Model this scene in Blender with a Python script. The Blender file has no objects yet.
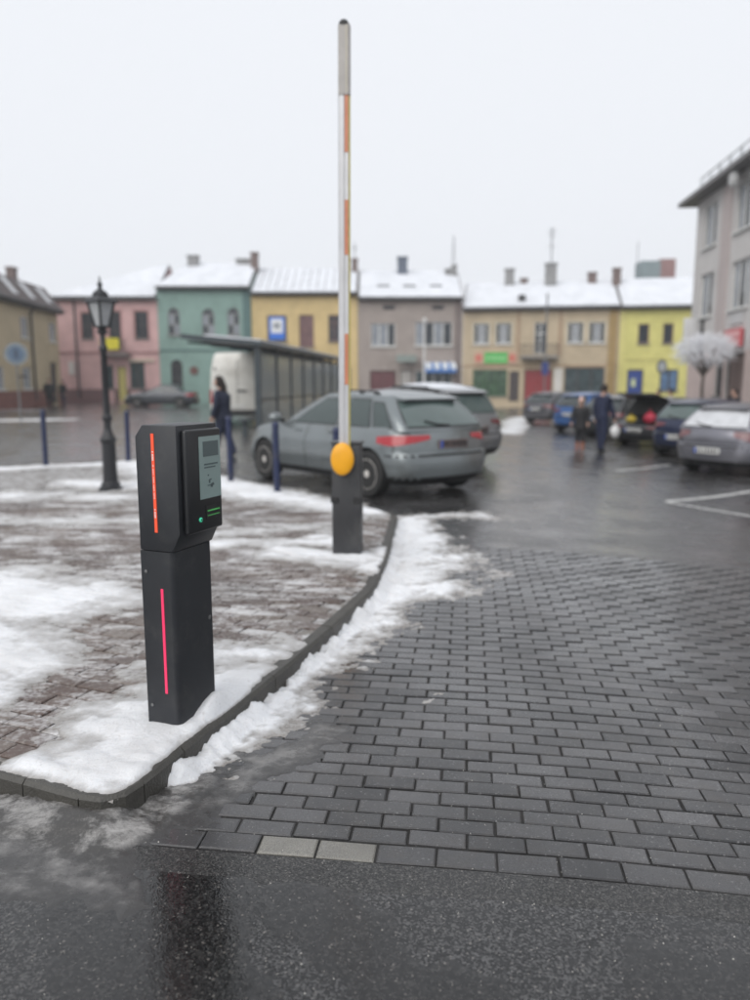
import bpy, bmesh, math, random
import numpy as np
from mathutils import Vector, Matrix
R = math.radians
random.seed(7)
SC = bpy.context.scene
COL = SC.collection

# ------------------------------------------------------------------ camera, sky, sun, exposure
CAM_H = 1.52
cam_d = bpy.data.cameras.new('camera')
cam = bpy.data.objects.new('camera', cam_d); COL.objects.link(cam)
cam.location = (0, 0, CAM_H)
cam.rotation_euler = (R(90) - math.atan(118 / 750), 0, 0)
cam_d.sensor_width = 36; cam_d.lens = 27
cam_d.clip_start = 0.05; cam_d.clip_end = 2000
cam_d.dof.use_dof = True; cam_d.dof.focus_distance = 2.62; cam_d.dof.aperture_fstop = 1.25
SC.camera = cam

w = bpy.data.worlds.new('World'); SC.world = w; w.use_nodes = True
nt = w.node_tree; nt.nodes.clear()
out = nt.nodes.new('ShaderNodeOutputWorld'); bg = nt.nodes.new('ShaderNodeBackground')
sky = nt.nodes.new('ShaderNodeTexSky'); sky.sky_type = 'NISHITA'; sky.sun_disc = False
SUN_EL, SUN_AZ = R(40), R(212)          # behind the cloud deck, over the left shoulder
sky.sun_elevation = SUN_EL; sky.sun_rotation = SUN_AZ; sky.air_density = 1.0; sky.dust_density = 4.0
hsv = nt.nodes.new('ShaderNodeHueSaturation'); hsv.inputs['Saturation'].default_value = 0.15; hsv.inputs['Value'].default_value = 0.1
mx = nt.nodes.new('ShaderNodeMix'); mx.data_type = 'RGBA'; mx.inputs[0].default_value = 0.93
nt.links.new(sky.outputs[0], hsv.inputs['Color']); nt.links.new(hsv.outputs[0], mx.inputs[6])
mx.inputs[7].default_value = (7.75, 7.98, 8.42, 1)     # the cloud layer
nt.links.new(mx.outputs[2], bg.inputs[0]); bg.inputs[1].default_value = 0.085
nt.links.new(bg.outputs[0], out.inputs[0])

sl = bpy.data.lights.new('sun', 'SUN'); sl.energy = 1.5; sl.angle = R(60); sl.color = (1, .97, .93)
so = bpy.data.objects.new('sun', sl); COL.objects.link(so)
so.rotation_euler = (R(90) - SUN_EL, 0, R(180) - SUN_AZ)
so.location = (-20, -20, 40)
SC.view_settings.view_transform = 'Standard'; SC.view_settings.look = 'None'
SC.view_settings.exposure = 0.56; SC.view_settings.gamma = 1.0

# ------------------------------------------------------------------ materials
MATS = {}
def mat(name, col=(.5, .5, .5), rough=.6, metal=0., var=.0, vscale=6., bump=0., bscale=40., spec=.5, emit=None, coat=0., rnd=0., dirt=None):
    """principled with noise variation (var), bump, per piece variation (rnd) and dirt: (colour, scale, low, high)"""
    if name in MATS: return MATS[name]
    m = bpy.data.materials.new(name); m.use_nodes = True; MATS[name] = m
    n = m.node_tree.nodes; L = m.node_tree.links; p = n['Principled BSDF']
    p.inputs['Base Color'].default_value = (*col, 1); p.inputs['Roughness'].default_value = rough
    p.inputs['Metallic'].default_value = metal; p.inputs['Specular IOR Level'].default_value = spec
    p.inputs['Coat Weight'].default_value = coat
    if emit:
        p.inputs['Emission Color'].default_value = (*emit[:3], 1); p.inputs['Emission Strength'].default_value = emit[3]
    co = n.new('ShaderNodeTexCoord').outputs['Object']
    cur = None
    def rgb(c):
        q = n.new('ShaderNodeRGB'); q.outputs[0].default_value = (*c, 1); return q.outputs[0]
    if var or rnd or dirt: cur = rgb(col)
    def scale_by(cur, val, lo, hi):
        mr = n.new('ShaderNodeMapRange'); mr.inputs[3].default_value = lo; mr.inputs[4].default_value = hi
        L.new(val, mr.inputs[0])
        mm = n.new('ShaderNodeMix'); mm.data_type = 'RGBA'; mm.blend_type = 'MULTIPLY'; mm.inputs[0].default_value = 1
        L.new(cur, mm.inputs[6]); L.new(mr.outputs[0], mm.inputs[7]); return mm.outputs[2]
    if var:
        no = n.new('ShaderNodeTexNoise'); no.inputs['Scale'].default_value = vscale; no.inputs['Detail'].default_value = 6
        no.inputs['Roughness'].default_value = .65
        L.new(co, no.inputs[0])
        cr = n.new('ShaderNodeMapRange'); cr.inputs[1].default_value = .3; cr.inputs[2].default_value = .7; L.new(no.outputs[0], cr.inputs[0])
        cur = scale_by(cur, cr.outputs[0], 1 - var, 1 + var)
    if rnd:
        oi = n.new('ShaderNodeObjectInfo'); ge = n.new('ShaderNodeNewGeometry')
        ad = n.new('ShaderNodeMath'); ad.operation = 'ADD'; L.new(oi.outputs['Random'], ad.inputs[0]); L.new(ge.outputs['Random Per Island'], ad.inputs[1])
        fr = n.new('ShaderNodeMath'); fr.operation = 'FRACT'; L.new(ad.outputs[0], fr.inputs[0])
        cur = scale_by(cur, fr.outputs[0], 1 - rnd, 1 + rnd)
    if dirt:
        dc, ds, lo, hi = dirt
        no = n.new('ShaderNodeTexNoise'); no.inputs['Scale'].default_value = ds; no.inputs['Detail'].default_value = 8; no.inputs['Roughness'].default_value = .7
        ge = n.new('ShaderNodeNewGeometry'); L.new(ge.outputs['Position'], no.inputs[0])
        mr = n.new('ShaderNodeMapRange'); mr.inputs[1].default_value = lo; mr.inputs[2].default_value = hi; L.new(no.outputs[0], mr.inputs[0])
        mm = n.new('ShaderNodeMix'); mm.data_type = 'RGBA'; L.new(mr.outputs[0], mm.inputs[0]); L.new(cur, mm.inputs[6]); mm.inputs[7].default_value = (*dc, 1)
        cur = mm.outputs[2]
    if cur is not None: L.new(cur, p.inputs['Base Color'])
    if bump:
        nb = n.new('ShaderNodeTexNoise'); nb.inputs['Scale'].default_value = bscale; nb.inputs['Detail'].default_value = 5
        L.new(co, nb.inputs[0])
        b = n.new('ShaderNodeBump'); b.inputs['Strength'].default_value = bump; b.inputs['Distance'].default_value = .01
        L.new(nb.outputs[0], b.inputs['Height']); L.new(b.outputs[0], p.inputs['Normal'])
    return m

def nodes_of(name):
    m = bpy.data.materials.new(name); m.use_nodes = True; MATS[name] = m
    return m, m.node_tree.nodes, m.node_tree.links, m.node_tree.nodes['Principled BSDF']
def N(n, t, **kw):
    q = n.new(t)
    for k, v in kw.items():
        if k.startswith('i_'): q.inputs[k[2:].replace('_', ' ')].default_value = v
        else: setattr(q, k, v)
    return q
def mrange(n, L, src, a, b, lo, hi):
    q = n.new('ShaderNodeMapRange'); L.new(src, q.inputs[0])
    for i, v in enumerate((a, b, lo, hi)): q.inputs[i + 1].default_value = v
    return q.outputs[0]
def mixc(n, L, f, a, b, bt='MIX'):
    q = n.new('ShaderNodeMix'); q.data_type = 'RGBA'; q.blend_type = bt
    for s, i in ((f, 0), (a, 6), (b, 7)):
        if isinstance(s, (int, float)): q.inputs[i].default_value = s
        elif isinstance(s, tuple): q.inputs[i].default_value = (*s, 1)
        else: L.new(s, q.inputs[i])
    return q.outputs[2]

def wet_asphalt(name, dark=(.009, .009, .0095), light=(.10, .10, .102), wet=(.30, .58), rlo=.10, rhi=.45, speck=165, cb_lo=.03, c_rough=.13):
    m, n, L, p = nodes_of(name)
    pos = n.new('ShaderNodeNewGeometry').outputs['Position']
    vo = N(n, 'ShaderNodeTexVoronoi', i_Scale=speck); L.new(pos, vo.inputs['Vector'])
    no = N(n, 'ShaderNodeTexNoise', i_Scale=speck * .5, i_Detail=3.); L.new(pos, no.inputs[0])
    big = N(n, 'ShaderNodeTexNoise', i_Scale=1.3, i_Detail=7., i_Roughness=.62); L.new(pos, big.inputs[0])
    big2 = N(n, 'ShaderNodeTexNoise', i_Scale=.35, i_Detail=4.); L.new(pos, big2.inputs[0])
    sp = N(n, 'ShaderNodeSeparateColor'); L.new(vo.outputs['Color'], sp.inputs[0])
    stone = mrange(n, L, sp.outputs[0], .45, 1., 0., 1.)
    c = mixc(n, L, stone, dark, light)
    pale = mrange(n, L, sp.outputs[1], .975, .99, 0., .7)
    c = mixc(n, L, pale, c, (.22, .21, .20))
    c = mixc(n, L, 1., c, mrange(n, L, big2.outputs[0], .3, .7, .8, 1.25), 'MULTIPLY')
    wetm = mrange(n, L, big.outputs[0], wet[0], wet[1], 0., 1.)       # 1 = film of water
    c = mixc(n, L, wetm, c, mixc(n, L, 1., c, (.62, .60, .58), 'MULTIPLY'))
    L.new(c, p.inputs['Base Color'])
    L.new(mrange(n, L, wetm, 0., 1., rhi, rlo), p.inputs['Roughness'])
    bm = N(n, 'ShaderNodeBump', i_Distance=.004); L.new(mrange(n, L, wetm, 0., 1.,   .5, .07), bm.inputs['Strength'])
    hh = n.new('ShaderNodeMath'); hh.operation = 'ADD'; L.new(vo.outputs['Distance'], hh.inputs[0]); L.new(no.outputs[0], hh.inputs[1])
    L.new(hh.outputs[0], bm.inputs['Height'])
    L.new(mrange(n, L, wetm, 0., 1., .55, 1.), p.inputs['Coat Weight']); p.inputs['Coat IOR'].default_value = 1.34; p.inputs['Specular IOR Level'].default_value = .3; L.new(mrange(n, L, wetm, 0., 1., .28, c_rough), p.inputs['Coat Roughness'])
    cb = N(n, 'ShaderNodeBump', i_Distance=.005); L.new(mrange(n, L, wetm, .2, 1., .13, cb_lo), cb.inputs['Strength']); L.new(hh.outputs[0], cb.inputs['Height']); L.new(cb.outputs[0], p.inputs['Coat Normal'])
    lump = N(n, 'ShaderNodeTexNoise', i_Scale=38., i_Detail=4., i_Roughness=.6); L.new(pos, lump.inputs[0])
    b2 = N(n, 'ShaderNodeBump', i_Strength=.35, i_Distance=.008); L.new(lump.outputs[0], b2.inputs['Height']); L.new(bm.outputs[0], b2.inputs['Normal']); L.new(b2.outputs[0], p.inputs['Normal'])
    return m

def brick_mat(name, col, tint, rough=(.28, .62), snowy=0., rnd=.22, dust=(.11, .105, .10)):
    """concrete paver, wet in patches; snowy = how much packed snow and frost lies on it"""
    m, n, L, p = nodes_of(name)
    ge = n.new('ShaderNodeNewGeometry'); pos = ge.outputs['Position']
    oi = n.new('ShaderNodeObjectInfo')
    ad = N(n, 'ShaderNodeMath', operation='ADD'); L.new(oi.outputs['Random'], ad.inputs[0]); L.new(ge.outputs['Random Per Island'], ad.inputs[1])
    fr = N(n, 'ShaderNodeMath', operation='FRACT'); L.new(ad.outputs[0], fr.inputs[0])
    c = mixc(n, L, fr.outputs[0], col, tint)
    c = mixc(n, L, 1., c, mrange(n, L, fr.outputs[0], 0., 1., 1 - rnd, 1 + rnd), 'MULTIPLY')
    fine = N(n, 'ShaderNodeTexNoise', i_Scale=300., i_Detail=3., i_Roughness=.7); L.new(pos, fine.inputs[0])
    c = mixc(n, L, 1., c, mrange(n, L, fine.outputs[0], .3, .7, .45, 1.6), 'MULTIPLY')
    vo = N(n, 'ShaderNodeTexVoronoi', i_Scale=190.); L.new(pos, vo.inputs['Vector'])
    sp = N(n, 'ShaderNodeSeparateColor'); L.new(vo.outputs['Color'], sp.inputs[0])
    c = mixc(n, L, mrange(n, L, sp.outputs[0], .96, .99, 0., .5), c, (.20, .20, .20))
    med = N(n, 'ShaderNodeTexNoise', i_Scale=9., i_Detail=6., i_Roughness=.7); L.new(pos, med.inputs[0])
    c = mixc(n, L, mrange(n, L, med.outputs[0], .48, .75, 0., .5), c, dust)
    wn = N(n, 'ShaderNodeTexNoise', i_Scale=1.6, i_Detail=6., i_Roughness=.62); L.new(pos, wn.inputs[0])
    st = N(n, 'ShaderNodeTexNoise', i_Scale=.9, i_Detail=7., i_Roughness=.6); L.new(pos, st.inputs[0])
    c = mixc(n, L, 1., c, mrange(n, L, st.outputs[0], .32, .68, .68, 1.38), 'MULTIPLY')
    r = mrange(n, L, wn.outputs[0], .35, .65, rough[1], rough[0])
    if snowy:
        mp = N(n, 'ShaderNodeMapping'); mp.inputs['Scale'].default_value = (.55, 1.5, 1); mp.inputs['Rotation'].default_value = (0, 0, .5); L.new(pos, mp.inputs[0])
        s1 = N(n, 'ShaderNodeTexNoise', i_Scale=3.4, i_Detail=10., i_Roughness=.70, i_Distortion=.8); L.new(mp.outputs[0], s1.inputs[0])
        s2 = N(n, 'ShaderNodeTexNoise', i_Scale=45., i_Detail=4.); L.new(pos, s2.inputs[0])
        mm = N(n, 'ShaderNodeMath', operation='MULTIPLY_ADD'); L.new(s2.outputs[0], mm.inputs[0]); mm.inputs[1].default_value = .25; L.new(s1.outputs[0], mm.inputs[2])
        f = mrange(n, L, mm.outputs[0], .61, .76, 0., .85)
        c = mixc(n, L, f, c, (.60, .60, .61))
        f2 = mrange(n, L, s2.outputs[0], .50, .68, 0., .45)
        c = mixc(n, L, f2, c, (.30, .28, .26))
    L.new(c, p.inputs['Base Color']); L.new(r, p.inputs['Roughness'])
    if not snowy:
        L.new(mrange(n, L, wn.outputs[0], .35, .65, .6, 1.), p.inputs['Coat Weight']); p.inputs['Coat IOR'].default_value = 1.34; p.inputs['Specular IOR Level'].default_value = .3; L.new(mrange(n, L, wn.outputs[0], .35, .65, .24, .12), p.inputs['Coat Roughness'])
    bm = N(n, 'ShaderNodeBump', i_Strength=.35, i_Distance=.003); L.new(fine.outputs[0], bm.inputs['Height']); L.new(bm.outputs[0], p.inputs['Normal'])
    return m

def slush_mat(name):
    m, n, L, p = nodes_of(name)
    pos = n.new('ShaderNodeNewGeometry').outputs['Position']
    mp = N(n, 'ShaderNodeMapping'); mp.inputs['Scale'].default_value = (.8, 1.2, 1); mp.inputs['Rotation'].default_value = (0, 0, -.25); L.new(pos, mp.inputs[0])
    a = N(n, 'ShaderNodeTexNoise', i_Scale=6., i_Detail=10., i_Roughness=.72, i_Distortion=.15); L.new(mp.outputs[0], a.inputs[0])
    b = N(n, 'ShaderNodeTexNoise', i_Scale=70., i_Detail=5., i_Roughness=.7); L.new(pos, b.inputs[0])
    c = mixc(n, L, mrange(n, L, a.outputs[0], .44, .66, 0., 1.), (.05, .048, .046), (.38, .37, .36))
    c = mixc(n, L, mrange(n, L, b.outputs[0], .52, .75, 0., .5), c, (.13, .12, .115))
    th = N(n, 'ShaderNodeAttribute', attribute_name='thick')
    c = mixc(n, L, mrange(n, L, th.outputs['Fac'], .0015, .012, 0., 1.), (.045, .044, .044), c)
    L.new(c, p.inputs['Base Color']); L.new(mrange(n, L, a.outputs[0], .4, .65, .10, .45), p.inputs['Roughness'])
    bm = N(n, 'ShaderNodeBump', i_Strength=.4, i_Distance=.006); L.new(b.outputs[0], bm.inputs['Height']); L.new(bm.outputs[0], p.inputs['Normal'])
    return m
def snow_mat(name):
    m, n, L, p = nodes_of(name)
    pos = n.new('ShaderNodeNewGeometry').outputs['Position']
    at = N(n, 'ShaderNodeAttribute', attribute_name='thick')
    no = N(n, 'ShaderNodeTexNoise', i_Scale=14., i_Detail=8., i_Roughness=.7); L.new(pos, no.inputs[0])
    a = N(n, 'ShaderNodeMath', operation='MULTIPLY_ADD'); L.new(no.outputs[0], a.inputs[0]); a.inputs[1].default_value = .024; L.new(at.outputs['Fac'], a.inputs[2])
    f = mrange(n, L, a.outputs[0], .012, .027, 0., 1.)
    c = mixc(n, L, f, (.25, .235, .22), (.74, .75, .77))
    dn = N(n, 'ShaderNodeTexNoise', i_Scale=60., i_Detail=6., i_Roughness=.75); L.new(pos, dn.inputs[0])
    c = mixc(n, L, mrange(n, L, dn.outputs[0], .54, .70, 0., .5), c, (.38, .37, .355))
    d2 = N(n, 'ShaderNodeTexNoise', i_Scale=2.3, i_Detail=6.); L.new(pos, d2.inputs[0])
    c = mixc(n, L, mrange(n, L, d2.outputs[0], .45, .72, 0., .5), c, (.44, .43, .42))
    L.new(c, p.inputs['Base Color']); L.new(mrange(n, L, f, 0., 1., .22, .75), p.inputs['Roughness'])
    p.inputs['Subsurface Weight'].default_value = .15; p.inputs['Subsurface Radius'].default_value = (.02, .025, .03); p.inputs['Subsurface Scale'].default_value = .3
    bm = N(n, 'ShaderNodeBump', i_Strength=.7, i_Distance=.008); L.new(dn.outputs[0], bm.inputs['Height']); L.new(bm.outputs[0], p.inputs['Normal'])
    return m

# ------------------------------------------------------------------ mesh builder
class MB:
    def __init__(s): s.v = []; s.f = []; s.m = []
    def add(s, vs, fs, mi=0):
        o = len(s.v); s.v += [tuple(q) for q in vs]
        for f in fs: s.f.append(tuple(i + o for i in f)); s.m.append(mi)
        return s
    def box(s, c, d, rz=0, ch=0, mi=0, M=None):
        x, y, z = d[0] / 2, d[1] / 2, d[2] / 2
        if ch:
            a, b, e = x - ch, y - ch, z - ch
            vs = []
            for sx in (-1, 1):
                for sy in (-1, 1):
                    for sz in (-1, 1):
                        vs += [(sx * x, sy * b, sz * e), (sx * a, sy * y, sz * e), (sx * a, sy * b, sz * z)]
            fs = []
            I = lambda sx, sy, sz, k: ((sx > 0) * 4 + (sy > 0) * 2 + (sz > 0)) * 3 + k
            for q in (-1, 1):
                fs += [(I(q, -1, -1, 0), I(q, q, -q, 0) if 0 else I(q, 1, -1, 0), I(q, 1, 1, 0), I(q, -1, 1, 0)),
                       (I(-1, q, -1, 1), I(1, q, -1, 1), I(1, q, 1, 1), I(-1, q, 1, 1)),
                       (I(-1, -1, q, 2), I(1, -1, q, 2), I(1, 1, q, 2), I(-1, 1, q, 2))]
                for r_ in (-1, 1):
                    fs += [(I(q, r_, -1, 0), I(q, r_, 1, 0), I(q, r_, 1, 1), I(q, r_, -1, 1)),
                           (I(q, -1, r_, 0), I(q, 1, r_, 0), I(q, 1, r_, 2), I(q, -1, r_, 2)),
                           (I(-1, q, r_, 1), I(1, q, r_, 1), I(1, q, r_, 2), I(-1, q, r_, 2))]
                    for t in (-1, 1): fs.append((I(q, r_, t, 0), I(q, r_, t, 1), I(q, r_, t, 2)))
        else:
            vs = [(sx * x, sy * y, sz * z) for sx in (-1, 1) for sy in (-1, 1) for sz in (-1, 1)]
            fs = [(0, 1, 3, 2), (4, 6, 7, 5), (0, 4, 5, 1), (2, 3, 7, 6), (0, 2, 6, 4), (1, 5, 7, 3)]
        ca, sa = math.cos(rz), math.sin(rz)
        vs = [(c[0] + q[0] * ca - q[1] * sa, c[1] + q[0] * sa + q[1] * ca, c[2] + q[2]) for q in vs]
        if M is not None: vs = [M @ Vector(q) for q in vs]
        return s.add(vs, fs, mi)
    def bb(s, x0, y0, z0, x1, y1, z1, mi=0, ch=0):
        return s.box(((x0 + x1) / 2, (y0 + y1) / 2, (z0 + z1) / 2), (abs(x1 - x0), abs(y1 - y0), abs(z1 - z0)), 0, ch, mi)
    def tube(s, pts, rad, seg=8, mi=0, caps=True):
        pts = [Vector(q) for q in pts]; n = len(pts)
        rad = rad if isinstance(rad, (list, tuple)) else [rad] * n
        vs = []; up = None
        for i, q in enumerate(pts):
            t = (pts[min(i + 1, n - 1)] - pts[max(i - 1, 0)]).normalized()
            if up is None:
                up = Vector((0, 0, 1)) if abs(t.z) < .9 else Vector((1, 0, 0))
            a = t.cross(up).normalized(); b = a.cross(t).normalized(); up = b
            for k in range(seg):
                an = 2 * math.pi * k / seg
                vs.append(q + (a * math.cos(an) + b * math.sin(an)) * rad[i])
        fs = []
        for i in range(n - 1):
            for k in range(seg):
                fs.append((i * seg + k, i * seg + (k + 1) % seg, (i + 1) * seg + (k + 1) % seg, (i + 1) * seg + k))
        if caps: fs += [tuple(range(seg))[::-1], tuple(range((n - 1) * seg, n * seg))]
        return s.add(vs, fs, mi)
    def lathe(s, prof, c=(0, 0, 0), seg=16, axis='z', mi=0, rz=0):
        vs = []; n = len(prof)
        for r, h in prof:
            for k in range(seg):
                a = 2 * math.pi * k / seg + rz
                x, y = r * math.cos(a), r * math.sin(a)
                q = (x, y, h) if axis == 'z' else ((x, h, y) if axis == 'y' else (h, x, y))
                vs.append((c[0] + q[0], c[1] + q[1], c[2] + q[2]))
        fs = []
        for i in range(n - 1):
            for k in range(seg):
                fs.append((i * seg + k, i * seg + (k + 1) % seg, (i + 1) * seg + (k + 1) % seg, (i + 1) * seg + k))
        fs += [tuple(range(seg))[::-1], tuple(range((n - 1) * seg, n * seg))]
        return s.add(vs, fs, mi)
    def prism(s, poly, f0, f1, mi=0):
        """poly: 2D points, f0/f1: map (a,b)->3D for the two ends"""
        n = len(poly); vs = [f0(*q) for q in poly] + [f1(*q) for q in poly]
        fs = [tuple(range(n))[::-1], tuple(range(n, 2 * n))] + [(i, (i + 1) % n, n + (i + 1) % n, n + i) for i in range(n)]
        return s.add(vs, fs, mi)
    def ell(s, c, r, seg=14, rings=9, mi=0, fn=None):
        vs = []; fs = []
        for i in range(rings + 1):
            th = math.pi * i / rings
            for k in range(seg):
                ph = 2 * math.pi * k / seg
                q = Vector((math.sin(th) * math.cos(ph), math.sin(th) * math.sin(ph), math.cos(th)))
                if fn: q = fn(q)
                vs.append((c[0] + q[0] * r[0], c[1] + q[1] * r[1], c[2] + q[2] * r[2]))
        for i in range(rings):
            for k in range(seg):
                fs.append((i * seg + k, (i + 1) * seg + k, (i + 1) * seg + (k + 1) % seg, i * seg + (k + 1) % seg))
        return s.add(vs, fs, mi)
    def mesh(s, name, mats, smooth=None):
        me = bpy.data.meshes.new(name); me.from_pydata(s.v, [], s.f)
        for q in (mats if isinstance(mats, (list, tuple)) else [mats]): me.materials.append(q)
        me.polygons.foreach_set('material_index', s.m)
        bm = bmesh.new(); bm.from_mesh(me)
        bmesh.ops.remove_doubles(bm, verts=bm.verts, dist=1e-5)
        bmesh.ops.recalc_face_normals(bm, faces=bm.faces)
        bm.to_mesh(me); bm.free()
        if smooth is not None:
            me.shade_smooth(); me.set_sharp_from_angle(angle=R(smooth))
        return me
    def build(s, name, mats, parent=None, smooth=None, loc=None, rz=0):
        o = bpy.data.objects.new(name, s.mesh(name, mats, smooth)); COL.objects.link(o)
        if parent is not None: o.parent = parent
        if loc: o.location = loc
        if rz: o.rotation_euler = (0, 0, rz)
        return o
def tag(o, label=None, cat=None, group=None, kind=None):
    for k, v in (('label', label), ('category', cat), ('group', group), ('kind', kind)):
        if v: o[k] = v
    return o
def thing(name, label, cat, loc=(0, 0, 0), rz=0, group=None):
    o = bpy.data.objects.new(name, None); COL.objects.link(o); o.location = loc; o.rotation_euler = (0, 0, rz)
    o.empty_display_size = .2
    return tag(o, label, cat, group)
def raw(name, me, parent=None):
    o = bpy.data.objects.new(name, me); COL.objects.link(o)
    if parent is not None: o.parent = parent
    return o
def copy_tree(o, parent=None):
    c = o.copy(); COL.objects.link(c); c.parent = parent
    for ch in o.children: copy_tree(ch, c)
    return c

# ------------------------------------------------------------------ noise for height fields
def vnoise(x, y, seed=0):
    xi, yi = np.floor(x).astype(np.int64), np.floor(y).astype(np.int64)
    fx, fy = x - xi, y - yi
    fx = fx * fx * (3 - 2 * fx); fy = fy * fy * (3 - 2 * fy)
    def h(a, b):
        q = (a * 374761393 + b * 668265263 + seed * 974711) & 0x7fffffff
        q = ((q ^ (q >> 13)) * 1274126177) & 0x7fffffff
        return ((q ^ (q >> 16)) & 0xffff) / 65535.
    return (h(xi, yi) * (1 - fx) + h(xi + 1, yi) * fx) * (1 - fy) + (h(xi, yi + 1) * (1 - fx) + h(xi + 1, yi + 1) * fx) * fy
def fbm(x, y, sc, oct=5, seed=0, gain=.55):
    s = 0; a = 1; t = 0
    for i in range(oct):
        s = s + a * vnoise(x * sc, y * sc, seed + i * 17); t += a; a *= gain; sc *= 2.03
    return s / t - .5
def gz(x, y=0):
    """the drive falls gently towards the parked row on the right"""
    t = min(max((x - .4) / 5.8, 0), 1)
    return -.30 * t * t * (3 - 2 * t)
def gz_np(x):
    t = np.clip((x - .4) / 5.8, 0, 1); return -.30 * t * t * (3 - 2 * t)
def inside(poly, x, y):
    c = False; n = len(poly); j = n - 1
    for i in range(n):
        xi, yi = poly[i]; xj, yj = poly[j]
        if (yi > y) != (yj > y) and x < (xj - xi) * (y - yi) / (yj - yi) + xi: c = not c
        j = i
    return c
def sdist(poly, X, Y):
    """signed distance to a polygon, positive inside (numpy)"""
    d = np.full(X.shape, 1e9); c = np.zeros(X.shape, bool); n = len(poly)
    for i in range(n):
        ax, ay = poly[i]; bx, by = poly[(i + 1) % n]
        ex, ey = bx - ax, by - ay; L2 = ex * ex + ey * ey
        t = np.clip(((X - ax) * ex + (Y - ay) * ey) / L2, 0, 1)
        d = np.minimum(d, np.hypot(X - ax - t * ex, Y - ay - t * ey))
        if ay != by:
            c ^= ((ay > Y) != (by > Y)) & (X < (bx - ax) * (Y - ay) / (by - ay) + ax)
    return np.where(c, d, -d)
# ================================================================== THE SETTING: ground, drive, sidewalk, kerb, snow
M_asph = wet_asphalt('wet_asphalt'); M_lot = wet_asphalt('parking_asphalt', dark=(.035, .035, .036), light=(.13, .13, .132), wet=(.34, .62), c_rough=.22, cb_lo=.05)
M_strip = wet_asphalt('asphalt_seam', dark=(.014, .014, .014), light=(.085, .083, .08), wet=(.40, .65), rlo=.10, rhi=.45, speck=210)
M_bed = mat('sand_bed', (.022, .021, .02), .75, var=.4, vscale=60, bump=.6, bscale=300)
M_brick = brick_mat('grey_paver', (.036, .036, .038), (.060, .059, .061), rough=(.20, .42), dust=(.062, .056, .05))
M_brick_pale = brick_mat('pale_paver', (.115, .11, .10), (.14, .135, .12), rough=(.35, .6))
M_walk = brick_mat('red_brown_paver', (.085, .056, .047), (.105, .088, .076), snowy=1., dust=(.17, .155, .14))
M_walkbed = mat('slushy_sand', (.17, .155, .14), .5, var=.5, vscale=20, dirt=((.45, .45, .46), 9, .45, .62))
M_kerb = mat('kerb_concrete', (.055, .052, .045), .45, var=.35, vscale=14, bump=.5, bscale=120, rnd=.15, dirt=((.045, .043, .038), 7, .45, .65))
M_snow = snow_mat('snow'); M_slush = slush_mat('slush')
M_line = mat('white_road_paint', (.55, .55, .54), .5, var=.25, vscale=30, dirt=((.12, .12, .12), 12, .5, .62))

# ground: one sheet to the horizon, falling slightly to the right of the drive
xs = [-110, -60, -20, -6, -2, 0, .4] + [.4 + 5.8 * i / 16 for i in range(1, 17)] + [8, 12, 30, 80, 110]
ys = [-40, -5, 0, 1, 2, 4, 8, 16, 40, 100, 170]
mb = MB()
vs = [(x, y, gz(x) - .012) for y in ys for x in xs]
fs = [(j * len(xs) + i, j * len(xs) + i + 1, (j + 1) * len(xs) + i + 1, (j + 1) * len(xs) + i) for j in range(len(ys) - 1) for i in range(len(xs) - 1)]
tag(mb.add(vs, fs).build('ground', M_lot, smooth=40), 'wet dark asphalt of the street and square', kind='structure')

# sidewalk outline (outer kerb edge)
WALK = [(-12, 6.7), (-6, 4.36), (-1.37, 2.55), (-1.09, 2.43), (-1.0, 2.395), (-.935, 2.385), (-.885, 2.405), (-.845, 2.46), (-.80, 2.58), (-.72, 2.83), (-.60, 3.14), (-.39, 3.77),
        (-.26, 4.18), (-.10, 4.71), (0.0, 5.07), (.08, 5.74), (.14, 6.47), (.25, 7.98), (-.55, 9.15), (-2.3, 11.45), (-3.3, 13.2), (-3.8, 13.85), (-4.4, 14.0),
        (-5.1, 13.55), (-6.5, 12.6), (-12, 9.4)]
def chaikin(P, a, b, it=2):
    for _ in range(it):
        Q = P[:a + 1]
        for i in range(a, b): p, q = P[i], P[i + 1]; Q += [(p[0] * .75 + q[0] * .25, p[1] * .75 + q[1] * .25), (p[0] * .25 + q[0] * .75, p[1] * .25 + q[1] * .75)]
        Q += P[b:]; b = b + (b - a) + 1; P = Q
    return P
CORNER0 = 2
n0_ = len(WALK); WALK = chaikin(WALK, 2, 8); NX = len(WALK) - n0_
KERB_W = .085
def offset_poly(poly, d):
    n = len(poly); res = []
    for i in range(n):
        a, b, c = Vector(poly[i - 1]), Vector(poly[i]), Vector(poly[(i + 1) % n])
        e1 = (b - a).normalized(); e2 = (c - b).normalized()
        n1 = Vector((-e1.y, e1.x)); n2 = Vector((-e2.y, e2.x)); nn = (n1 + n2); nn = nn / max(nn.length_squared, 1e-6) * 2
        if nn.length > 2: nn = nn.normalized() * 2
        res.append(tuple(b + nn * d))
    return res
INNER = offset_poly(WALK, KERB_W)          # polygon is counter clockwise, inward is left
mb = MB()
mb.prism(INNER, lambda a, b: (a, b, -.05), lambda a, b: (a, b, .090))
walk = tag(mb.build('sidewalk', M_walkbed), 'snowy brown brick sidewalk corner', kind='structure')

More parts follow.
